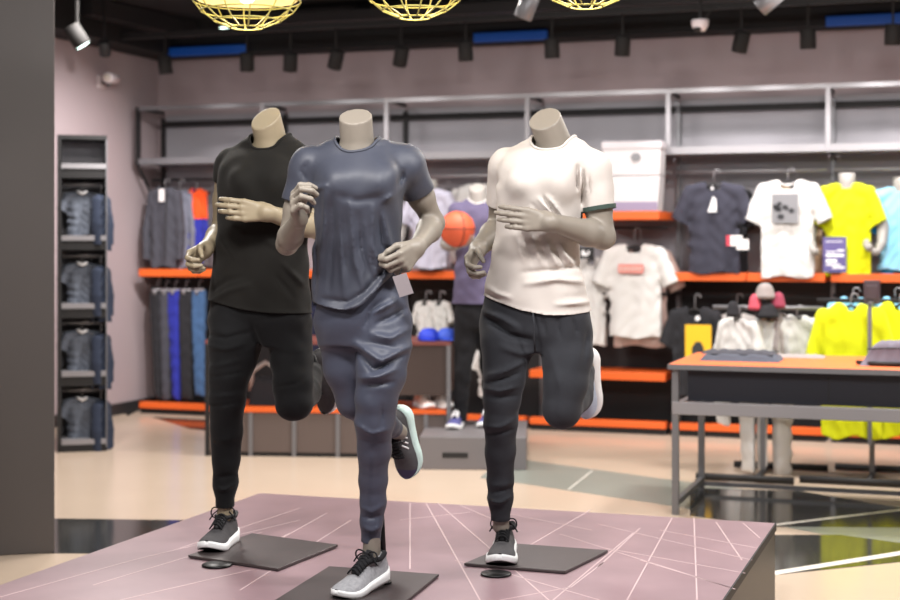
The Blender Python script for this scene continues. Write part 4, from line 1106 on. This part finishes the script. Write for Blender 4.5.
for px, wpx, bot, m, lab in [(157, 14, 398, f_bk, 'black trousers, first on the lower left rail'), (166, 13, 400, f_cj, 'charcoal trousers left of the royal blue pair'), (175, 13, 399, f_bl, 'royal blue trousers on the lower left rail'),
                             (186, 15, 400, f_bk, 'black trousers right of the royal blue pair'), (199, 14, 396, f_blue2, 'washed blue trousers beside the black-dressed mannequin')]:
    trousers_hung(px, 291, bot, .12, wpx, m, lab)
# bay 2 / 3 garments seen between the mannequins
hung(318, 300, .1, 40, 360, 'tee0', 'hanging_shirt', 'shirt', 'dark navy top hung between the black and blue mannequins', f_nv, hlabel='hanger inside the navy top', rail=1.1)
bust(430, 176, .0, 56, 268, 'bust mannequin in a pale lilac grey tee behind the arm of the slate blue mannequin', f_lg)
hung(449, 188, .3, 44, 262, 'tee1', 'hanging_shirt', 'shirt', 'white tee hung behind the lilac grey bust', f_wt, hlabel='hanger inside the white tee behind the bust', rail=2.06)
hung(478, 183, .28, 50, 262, 'tee2', 'hanging_shirt', 'shirt', 'white tee hung behind the mannequin with the orange ball', f_wt, hlabel='hanger inside the white tee behind the ball', rail=2.06)
for k, (px, m, lab) in enumerate([(426, f_wt, 'white top hung below the orange shelf, left of the pair'), (440, f_gr, 'pale grey top hung below the orange shelf, right of the pair')]):
    hung(px, 300, .08, 26, 352, 'tee%d' % k, 'hanging_shirt', 'shirt', lab+' behind the blue caps', m, hlabel='hanger inside the '+('white' if k == 0 else 'pale grey')+' top below the orange shelf', rail=1.1)
# ================================================================== free-standing fixtures
# tall narrow rack by the left wall, four tiers of hung jackets
p = ground(58, 452); q = ground(106.5, 452)
rw = np.linalg.norm(q-p); h = 2.275
rc = np.array([(p[0]+q[0])/2, p[1], 0]); vdir = unit(q-p); rz = .25
t = thing('display_rack', 'tall narrow black rack with four tiers of grey jackets by the left wall', 'rack', rc, rz)
D_ = .36
mb = MB(); mb.box(-rw/2, -rw/2+.03, 0, D_, 0.03, h); mb.obj('side_panel', m_blk, t)
mb = MB(); mb.box(rw/2-.008, rw/2, 0.0, D_, .03, h-.03); mb.obj('side_panel', m_mid, t)
mb = MB(); mb.box(-rw/2, rw/2, D_, D_+.02, .03, h); mb.obj('back_panel', m_panel, t)
mb = MB(); mb.box(-rw/2+.03, rw/2, 0, D_, h-.03, h); mb.obj('top_panel', m_blk, t)
dz = P(0, 0, rc[1])[1]/F_PX
tiers = [U]  # placeholder so the loop below reads clearly
zs = [CAMH-(y-HY)*rc[1]/F_PX for y in (166, 238, 306, 374, 442)]
for i, z in enumerate(zs):
    mb = MB(); mb.box(-rw/2+.031, rw/2-.009, 0.0, D_-.002, z-.018, z+.018); mb.obj('shelf', m_grey, t)
    mb = MB(); mb.box(-rw/2+.031, rw/2-.009, 0.01, D_-.002, z-.085, z-.019); mb.obj('rail_box', m_blk, t)
    if i < 4:
        mb = MB(); mb.tube([(-rw/2+.03, .15, z-.13), (rw/2-.008, .15, z-.13)], .011, 8); mb.obj('hanging_rail', m_grey, t, True)
mb = MB(); mb.box(-rw/2, rw/2, .02, D_, 0, .03); mb.obj('foot_panel', m_blk, t)
f_rj = fabric('blue_grey_shell', (96, 102, 114)); f_rj2 = fabric('dark_blue_grey_shell', (46, 54, 72))
where = ['top', 'second', 'third', 'bottom']
for i in range(4):
    zt_ = zs[i]-.175
    loc = rc+np.array([-.035, .14, zt_])
    g = garment('rack_jacket', 'jacket', 'blue grey jacket with a white collar on the %s tier of the tall rack' % where[i], 'tee0', f_rj, loc, rz, .50, .45, .9, 'blue grey rack jackets')
    mb = MB(); mb.tube([(-.035, -.045, .0), (0, -.06, -.02), (.035, -.05, -.004)], .011, 8); mb.obj('collar', m_prw, g, True)
    hanger(loc, rz, 'hanger inside the blue grey jacket on the %s tier of the tall rack' % where[i], zs[i]-.12, wid=.07)
    loc2 = rc+np.array([.105, .13, zt_-.02])
    garment('rack_jacket', 'jacket', 'dark blue jacket at the right end of the %s tier of the tall rack' % where[i], 'jacket1', f_rj2, loc2, rz+1.05, .34, .62, .8, 'dark blue rack jackets')
    hanger(loc2, rz+1.05, 'hanger inside the dark blue jacket on the %s tier of the tall rack' % where[i], zs[i]-.12, wid=.05)

# table at the right
fl = ground(675, 515); fl[2] = 0
TW, TD, TZ = 2.3, .90, .835
t = thing('display_table', 'display table with an orange top, grey steel frame and dark drawer box at the right', 'table', fl, -TH)
mb = MB(); mb.box(-.03, TW, -.03, TD, TZ-.022, TZ); bevel(mb.obj('table_top', mat('orange_table_laminate', (224, 112, 62), .5), t), .004)
mb = MB(); mb.box(-.032, TW, -.036, -.03, TZ-.030, TZ-.002); mb.box(-.036, -.03, -.036, TD, TZ-.03, TZ-.002); mb.obj('edge_rim', m_mid, t)
for x in (0, TW-.04):
    for y in (0, TD-.045):
        mb = MB(); mb.box(x-.018, x+.018, y, y+.036, 0, TZ-.022); mb.obj('leg', m_mid, t)
zr = .59
mb = MB(); mb.box(-.018, TW, -.004, .04, zr-.035, zr+.035); mb.box(-.018, .018, .04, TD, zr-.02, zr+.02); mb.box(0, TW, TD-.045, TD-.01, zr-.02, zr+.02); bevel(mb.obj('middle_rail', m_grey, t), .004)
mb = MB(); mb.box(.06, TW-.06, .06, TD-.06, zr+.036, TZ-.035); mb.obj('drawer_box', mat('navy_drawer', (22, 25, 38), .4), t)
mb = MB()
for x in (.82, 1.55): mb.box(x-.003, x+.003, .056, .06, zr+.045, TZ-.045)
mb.obj('drawer_gap', m_blk, t)
mb = MB(); mb.box(-.016, .016, .036, TD-.045, .05, .08); mb.box(0, TW, TD-.036, TD-.014, .03, .055); mb.obj('floor_rail', m_mid, t)
def tbl(px, py, z=TZ):
    p = ground(px, py, z); return p
# folded trousers on the table
c = tbl(742, 360)
t = thing('folded_trousers', 'dark grey folded trousers lying on the left half of the orange table', 'trousers', c, -TH)
def pillow_mesh(a, b, h, seed, n=26):
    V = []; Fq = []
    for i in range(n+1):
        for j in range(n+1):
            x = -1+2*i/n; y = -1+2*j/n
            k = (1-abs(x)**6)*(1-abs(y)**6)
            z = h*max(k, 0)**.35+(.004*math.sin(9*x+seed)*math.cos(7*y+2*seed)+.003*math.sin(17*x+5*y))*min(1, k*3)
            V.append((a*x, b*y, max(z, 0.0008)))
    for i in range(n):
        for j in range(n): Fq.append((i*(n+1)+j, (i+1)*(n+1)+j, (i+1)*(n+1)+j+1, i*(n+1)+j+1))
    k = len(V); per = [i*(n+1) for i in range(n+1)]+[n*(n+1)+j for j in range(1, n+1)]+[i*(n+1)+n for i in range(n-1, -1, -1)]+[j for j in range(n-1, 0, -1)]
    Fq.append(per)
    return V, Fq
V, Fq = pillow_mesh(.22, .13, .038, 1.0); mesh_obj('folded_legs', V, Fq, fabric('graphite_cloth', (78, 82, 94)), t, True)
V, Fq = pillow_mesh(.20, .10, .018, 2.0); mesh_obj('waistband', np.array(V)+np.array([-.02, .01, .036]), Fq, f_cj, t, True)
c = tbl(800, 357); t = thing('folded_shirt', 'thin grey-white folded shirt lying in the middle of the orange table', 'shirt', c, -TH)
V, Fq = pillow_mesh(.14, .08, .012, 3.0); mesh_obj('folded_fabric', V, Fq, f_tau, t, True)
# grey cap / bag on the table
c = tbl(893, 365); t = thing('waist_bag', 'grey fabric bag with a white mark on the right part of the orange table', 'bag', c, -TH)
V, Fq = pillow_mesh(.17, .11, .13, 4.0); V = [(x*(1-.22*z/.13)+.03*z/.13, y, z) for x, y, z in V]; mesh_obj('pouch', V, Fq, fabric('mauve_grey_canvas', (112, 106, 118)), t, True)
mb = MB(); mb.tube([(-.185, -.06, .015), (-.10, -.115, .015), (.05, -.12, .014)], .012, 8); mb.obj('strap', m_blk, t, True)
mb = MB(); mb.tube([(.06, -.104, .05), (.08, -.103, .068), (.105, -.100, .055)], .006, 6); mb.obj('logo', m_prw, t, True)
mb = MB(); mb.tube([(-.13, -.098, .09), (.0, -.100, .098), (.12, -.096, .095)], .004, 6); mb.obj('zip', m_blk, t, True)

# garment rack with pale fleeces behind the table
def tee_base(t, x, y, post_h, span, ang):
    mb = MB()
    c, s = math.cos(ang), math.sin(ang)
    mb.tube([(x-span*c, y-.30, .026), (x+span*.6*c, y-.30, .026)], .022, 8); mb.obj('foot', m_blk, t, True)
    mb = MB(); mb.tube([(x-span*.6*c, y+.30, .026), (x+span*c, y+.30, .026)], .022, 8); mb.obj('foot', m_blk, t, True)
    mb = MB(); mb.tube([(x, y-.30, .03), (x, y+.30, .03)], .018, 8); mb.obj('floor_bar', m_blk, t, True)
    mb = MB(); mb.box(x-.016, x+.016, y-.016, y+.016, .03, post_h); mb.obj('post', m_mid, t)
c = ground(763, 476); k = c[1]/F_PX
r = thing('garment_rack', 'black floor rack hung with pale fleeces and trousers behind the table', 'rack', c, -TH)
ph = CAMH-(292-HY)*k
tee_base(r, 0, 0, ph, .38, .05)
mb = MB(); mb.tube([(-.32, 0, ph-.10), (.38, 0, ph-.10)], .014, 8); mb.obj('cross_bar', m_mid, r, True); mb = MB(); mb.tube([(-.30, 0, .42), (.30, 0, .42)], .012, 8); mb.obj('lower_bar', m_mid, r, True)
for mdl, px, top, w, bot, m, lab, ry in [('jacket0', 740, 316, 58, 396, f_wt, 'white fleece at the left of the floor rack', -.35), ('jacket1', 766, 315, 46, 394, f_gr, 'pale grey fleece at the middle of the floor rack', .5), ('tee0', 779, 312, 26, 395, f_tau, 'taupe fleece behind the rack post', .9), ('jacket0', 797, 314, 54, 396, f_gr, 'pale grey fleece at the right end of the floor rack', .35)]:
    w0 = P(px, top, c[1]+.02)
    sx = (w*w0[1]/F_PX)/.68; sz = ((bot-top)*w0[1]/F_PX)/.66
    garment('hanging_fleece', 'fleece', lab, mdl, m, w0, -TH+ry, sx, sz, 1.1, 'pale fleeces on the floor rack')
    hanger(w0, -TH+ry, 'hanger inside the '+lab, ph-.09, wid=.15*sx)
for px, wpx, top, bot, m, lab in [(747, 16, 418, 471, f_wt, 'white trousers hung low at the left of the floor rack'), (762, 12, 418, 468, f_wt, 'narrow white trousers beside the rack post'), (782, 22, 416, 476, f_wt, 'wide white trousers hung low at the right of the floor rack'), (722, 16, 416, 425, f_wt, 'short white garment hung low beside the table legs')]:
    w0 = P(px, top-32, c[1]+.08); wd = wpx*w0[1]/F_PX/2; hgt = (bot-top+32)*w0[1]/F_PX
    t = thing('hanging_trousers', lab, 'trousers', w0, -TH, 'pale trousers on the floor rack')
    lf = Loft([(-hgt, wd*.1, 0, wd*.8, .045), (-hgt*.5, 0, 0, wd*.9, .05), (-.08, 0, 0, wd, .05), (0, 0, 0, wd*.9, .045)], 0, 2.6)
    Fn = lambda p: lf(p)-.007*np.sin(p[:, 0]*50+px)-ripple(p, .003, px)
    V, Q = surface(Fn, (-wd-.06, -.11, -hgt-.03), (wd+.07, .11, .04), .012, 1.4); mesh_obj('legs', smooth_verts(V, Q, 1, .5), Q, m, t, True)
    mb = MB(); mb.box(-wd*.8, wd*.8, -.012, .012, .0, .02); mb.obj('clip_hanger', m_grey, t)
# hats on top of the rack
for px, py, r0, m, lab in [(733, 311, .04, f_bk, 'dark knitted hat at the left on the floor rack top'), (765, 293, .06, f_tau, 'taupe knitted hat topping the floor rack'), (755, 304, .04, fabric('rose_knit', (196, 84, 100)), 'rose knitted hat on the left of the rack top'), (778, 302, .045, fabric('wine_knit', (150, 66, 86)), 'wine red knitted hat on the right of the rack top'), (767, 312, .07, f_bk, 'black knitted hat lying across the rack top')]:
    w0 = P(px, py+6, c[1]-.06)
    t = thing('knitted_hat', lab, 'hat', w0, 0, 'hats on the floor rack')
    mb = MB(); mb.lathe([(.0, .0), (r0*.9, .0), (r0*1.02, .01), (r0*1.02, .035), (r0*.96, .04), (r0*.92, .06), (r0*.72, .085), (r0*.4, .10), (0, .104)], 28); mb.obj('crown', m, t, True)
    mb = MB(); mb.lathe([(r0*.9, .002), (r0*1.06, .004), (r0*1.06, .03), (r0*.95, .034)], 28); mb.obj('brim', m, t, True)
# yellow jacket rack
c = ground(872, 479); k = c[1]/F_PX; ph = CAMH-(296-HY)*k
r = thing('garment_rack', 'black floor rack hung with fluorescent yellow jackets at the right', 'rack', c, -TH)
tee_base(r, 0, 0, ph, .42, .03)
mb = MB(); mb.tube([(-.34, 0, ph-.03), (.34, 0, ph-.03)], .014, 8); mb.obj('cross_bar', m_blk, r, True); mb = MB(); mb.tube([(-.2, 0, .40), (.2, 0, .40)], .03, 8); mb.obj('lower_bar', m_blk, r, True)
mb = MB(); mb.box(-.05, .05, -.03, .03, ph-.05, ph+.10); mb.box(-.035, .035, -.036, -.028, ph-.02, ph+.07); bevel(mb.obj('sign_clip', mat('dark_plum_plastic', (64, 50, 56), .4), r), .006)
mb = MB(); mb.box(-.012, .012, -.24, -.215, .25, ph-.04); mb.box(-.012, .012, -.24, 0, ph-.06, ph-.035); mb.obj('front_post', m_mid, r)
for px, top, w, bot, m, lab, y0, ry in [(851, 302, 74, 436, f_yel, 'fluorescent yellow jacket at the left of the yellow rack', -.1, .12), (900, 301, 74, 436, f_yel, 'fluorescent yellow jacket at the right of the yellow rack', -.08, -.1), (853, 296, 54, 405, f_lb, 'light blue jacket behind the left yellow jacket', .14, .1), (895, 296, 50, 405, f_lb, 'light blue jacket behind the right yellow jacket', .16, -.1)]:
    w0 = P(px, top, c[1]+y0); sx = (w*w0[1]/F_PX)/.66; sz = ((bot-top)*w0[1]/F_PX)/.62
    t = garment('hanging_jacket', 'jacket', lab, 'wide', m, w0, -TH+ry, sx, sz, 1.2, 'jackets on the yellow rack')
    hanger(w0, -TH+ry, 'hanger inside the '+lab, ph-.02, wid=.17*sx)

# dark display table behind the left mannequins
p0 = ground(207, 456); L_ = 1.74; D_ = .62
t = thing('display_table', 'low dark display table with brown panels behind the black and blue mannequins', 'table', p0, -.10)
m_brown = mat('brown_grey_panel', (92, 80, 76), .5); m_dbrown = mat('dark_brown_box', (62, 48, 44), .5)
for x in (0, L_-.03):
    for y in (0, D_-.03):
        mb = MB(); mb.box(x-.014, x+.014, y, y+.028, 0, .79); mb.obj('leg', m_blk if x == 0 else m_mid, t)
mb = MB(); mb.box(.02, L_-.05, .02, D_-.02, .03, .31)
bevel(mb.obj('cabinet', m_brown, t), .003)
for x in (.31, .62, .93, 1.24, 1.55):
    mb = MB(); mb.box(x-.014, x+.014, .008, .02, .0, .31); mb.obj('divider', m_mid, t)
mb = MB(); mb.box(.018, L_-.048, .005, D_-.01, .312, .34); mb.obj('lower_shelf', m_orange, t)
mb = MB(); mb.box(.016, L_-.046, .03, D_-.03, .0, .029); mb.obj('kick_panel', m_blk, t)
mb = MB(); mb.box(-.014, L_-.016, 0, D_, .79, .815); mb.obj('table_top', mat('dusk_red_laminate', (120, 66, 60), .4), t)
mb = MB(); mb.box(1.34, L_-.04, .02, .5, .44, .788); mb.obj('drawer_box', m_dbrown, t)
ct, st = math.cos(-.10), math.sin(-.10)
def ontab(x, y, z): return p0+np.array([x*ct-y*st, x*st+y*ct, z])
for k, (x, y, z, lab, m) in enumerate([(1.555, .16, .817, 'royal blue cap on the left of the dark display table end', mat('royal_blue_cap', (44, 70, 210), .6)), (1.68, .18, .817, 'bright blue cap lying right of the other blue cap', mat('bright_blue_cap', (70, 104, 226), .6))]):
    tt_ = thing('cap', lab, 'cap', ontab(x, y, z), .4*k, 'blue caps on the dark display table')
    mb = MB(); mb.lathe([(0, 0), (.075, 0), (.078, .02), (.07, .05), (.045, .078), (0, .086)], 24); mb.obj('crown', m, tt_, True)
    mb = MB(); mb.prism([(.065*math.cos(a)*1.0, -.05-.085*math.sin(a)) for a in np.linspace(0, math.pi, 12)][::-1], .002, .010); mb.obj('brim', m, tt_, True)
for k, (x, lab) in enumerate([(1.50, 'blush shoe at the left under the dark drawer box'), (1.62, 'white shoe at the right under the dark drawer box')]):
    tt_ = thing('shelf_shoe', lab, 'shoe', ontab(x-.02, .14, .341), -.10, 'shoes under the dark drawer box')
    build_shoe(tt_, shoe_frame(np.array([-.02, .10, 0]), np.array([.75 if k else .6, -1.0, 0]), np.array([0, 0, 1.])), mat('shoe_blush_%d' % k, (232, 206, 196) if k == 0 else (236, 226, 222), .6), m_white, m_prw, m_tagw, L=.25, bow=False)
tt_ = thing('hanging_bag', 'grey and black shoulder bag under the dark display table beside the left joggers', 'bag', ontab(.38, .25, .341), -.10)
V, Fq = pillow_mesh(.12, .08, .20, 5.0); mesh_obj('pouch', V, Fq, f_bk, tt_, True)
mb = MB(); mb.tube([(-.11, -.05, .10), (-.10, -.07, .24), (.0, -.075, .31), (.09, -.07, .26), (.11, -.05, .10)], .018, 8); mb.obj('strap', f_tau, tt_, True)

# grey plinth with the mannequin holding the ball
pa = ground(419, 470); pbq = ground(526, 470)
ang = -.06
mid = (pa+pbq)/2; wq = np.linalg.norm(pbq-pa)
zp = CAMH-(437-HY)*pa[1]/F_PX
t = thing('plinth', 'grey plinth carrying the mannequin that holds an orange ball', 'plinth', mid, ang)
m_pl = mat('grey_plinth', (112, 108, 110), .5)
mb = MB(); mb.box(-wq/2, wq/2, 0, .95, 0, zp); bevel(mb.obj('block', m_pl, t), .006)
mb = MB(); mb.box(-.20, -.03, -.003, .01, zp*.36, zp*.52); mb.obj('slot', m_blk, t)
sp = dict(name='ball', d0=10.45, yaw=-6, collar_r=.075, neck_base=(478, 199, 0), neck_top=(477, 187, 0), neck_cut=(-.1, -.5, .85), neck_r=.056,
    shirt=[(201, 468, 488, .06, 0), (205, 459, 497, .085, 0), (212, 456, 500, .11, 0), (222, 457, 499, .12, 0), (240, 457, 499, .115, 0), (260, 456, 500, .112, 0), (285, 454, 503, .12, 0), (305, 452, 505, .125, 0), (315, 452, 505, .125, 0)],
    pelvis=[(290, 459, 498, .10, 0), (305, 457, 501, .11, 0), (318, 457, 501, .115, 0), (328, 460, 498, .10, 0)],
    sleeve_R=(.62, .062, .058), sleeve_L=(.62, .062, .058), arm_R=[(457, 212, 0), (446, 244, .0), (455, 246, -.22)], arm_L=[(500, 212, 0), (506, 247, .05), (478, 243, -.20)],
    hand_R=((.5, -.6, .1), (.1, 0, 1), (-1, -.2, 0), (.2, .35, .3), .1, (.4, .6)), hand_L=((-.8, -.4, .1), (0, 0, 1), (.2, -1, 0), (.2, .35, .3), .1, (.4, .6)),
    leg_S=[(466, 316, 0, .085), (465, 345, 0, .075), (463, 370, -.02, .062), (461, 400, 0, .052), (460.5, 416, .02, .046), (460.5, 421, .02, .044)], leg_K=[(488, 316, 0, .085), (489, 345, .02, .075), (489, 370, .05, .062), (490, 400, .10, .052), (490, 414, .12, .046), (490, 419, .12, .044)],
    ankle_S=(460.5, 425, .03), ankle_K=(490, 423, .13), hem=lambda V, J: hem_px([(430, 303), (520, 304)], 0, J)(V), shirt_folds=[], leg_folds=[], ripple=.004, cuffs=False)
base = P(470, 430, 10.45); base[2] = zp
r4 = thing('mannequin', 'mannequin in grape grey tee and black trousers holding an orange ball on the grey plinth', 'mannequin', base, 0)
f_tr4 = fabric('jet_trouser_cloth', (22, 22, 26))
sho4, _, J4 = figure(sp, r4, base, dict(skin=m_bustskin, shirt=f_pu, trousers=f_tr4, collar=f_wt), h_body=.008, h_cloth=.011)
for x, y0 in ((459, -.14), (489, -.04)):
    h_ = P(x, 400, 10.45+.10+y0+.12); h_[2] = zp
    build_shoe(r4, shoe_frame(h_, np.array([-.05, -.27, 0]), np.array([0, 0, 1.])), fabric('violet_blue_knit_%d' % x, (84, 84, 140)), m_white, m_prw, f_nv, base=base, L=.28, bow=False, label='white and violet shoe')
b = P(457, 229, 10.45-.30); rb = 18*b[1]/F_PX
t = thing('basketball', 'orange basketball held by the grape-shirted mannequin on the plinth', 'ball', b, .4)
mb = MB(); bm = bmesh.new(); bmesh.ops.create_uvsphere(bm, u_segments=32, v_segments=20, radius=rb)
me = bpy.data.meshes.new('ball_skin'); bm.to_mesh(me); bm.free(); me.materials.append(mat('orange_leather', (206, 88, 54), .6, bump=.3, bscale=160)); me.polygons.foreach_set('use_smooth', [True]*len(me.polygons))
o = bpy.data.objects.new('ball_skin', me); COL.objects.link(o); o.parent = t
mb = MB()
for ax in range(3):
    pts = []
    for a in np.linspace(0, 2*math.pi, 40)[:-1]:
        v = [rb*math.cos(a), rb*math.sin(a)]; v.insert(ax, 0); pts.append(v)
    mb.tube(pts, .003, 6, closed=True)
mb.obj('seams', m_blk, t, True)

# ================================================================== camera, light, world
cam = bpy.data.cameras.new('camera'); co = bpy.data.objects.new('camera', cam); COL.objects.link(co)
cam.sensor_width = 36; cam.lens = 60; cam.shift_y = -57/900; co.location = (0, 0, CAMH); co.rotation_euler = (math.pi/2, 0, 0)
cam.dof.use_dof = True; cam.dof.focus_distance = 5.1; cam.dof.aperture_fstop = 2.5
SC.camera = co
w = bpy.data.worlds.new('shop_ambient'); SC.world = w; w.use_nodes = True
w.node_tree.nodes['Background'].inputs[0].default_value = (1.0, .96, .94, 1); w.node_tree.nodes['Background'].inputs[1].default_value = .17
def area(name, loc, target, energy, size, color=(1, .95, .9), sy=None):
    l = bpy.data.lights.new(name, 'AREA'); l.energy = energy; l.size = size; l.color = color
    if sy: l.shape = 'RECTANGLE'; l.size_y = sy
    o = bpy.data.objects.new(name, l); COL.objects.link(o); o.location = [float(x) for x in loc]
    o.rotation_euler = (Vector(target)-Vector([float(x) for x in loc])).to_track_quat('-Z', 'Y').to_euler(); return o
def spotl(name, loc, target, energy, deg, color=(1, .95, .9), blend=.6, r=.05):
    l = bpy.data.lights.new(name, 'SPOT'); l.energy = energy; l.spot_size = math.radians(deg); l.spot_blend = blend; l.color = color; l.shadow_soft_size = r
    o = bpy.data.objects.new(name, l); COL.objects.link(o); o.location = [float(x) for x in loc]
    o.rotation_euler = (Vector([float(x) for x in target])-Vector([float(x) for x in loc])).to_track_quat('-Z', 'Y').to_euler(); return o
# shelf-washing light from the track heads and the rest of the ceiling's spots
for i, px in enumerate([190, 247, 320, 400, 465, 552, 622, 700, 760, 808, 870, 930]):
    u = U(px, 46, -.56)[0]
    spotl('track_light', room(u, -.56, 2.99), room(u, .35, 1.25), 72 if px > 360 else 50, 78, (1, .95, .93))
# general store lighting: rows of ceiling spots
for (x, y, e) in [(-2.2, 10.2, 260), (0.3, 9.6, 260), (2.6, 8.6, 320), (-1.6, 7.6, 160), (1.6, 6.8, 160), (4.2, 7.2, 260)]:
    area('ceiling_lamp', (x, y, CEIL+.1), (x, y, 0), e*.34, .5)
# area lights added out of view, in front of the three mannequins
area('platform_fill', (-1.2, 3.7, 3.1), (-.4, 5.2, 1.0), 44, .3, (1, .96, .92))
area('platform_fill', (0.1, 3.3, 3.1), (.0, 5.2, 1.1), 58, .3, (1, .98, .96))
area('platform_fill', (1.5, 3.9, 3.1), (.4, 5.3, 1.1), 56, .3, (1, .98, .97))
spotl('wall_fill', room(WU+2.2, -2.2, CEIL), room(WU, -.9, 1.5), 480, 64, (1, .96, .95), .9)  # added spot that brightens the left wall, without a fixture
area('platform_fill', (-1.9, 2.4, 3.1), (-1.2, 4.2, .34), 36, .4, (1, .97, .96))  # added to brighten the front left of the platform top
for c in PEND:
    l = bpy.data.lights.new('pendant_light', 'POINT'); l.energy = 2.5; l.color = (1, .86, .62); l.shadow_soft_size = .04
    o = bpy.data.objects.new('pendant_light', l); COL.objects.link(o); o.location = (c[0], c[1], c[2]+.06)
vs = SC.view_settings; vs.view_transform = 'Standard'; vs.look = 'None'; vs.gamma = 1; vs.use_curve_mapping = False; vs.exposure = 0.0
SC.cycles.use_denoising = True
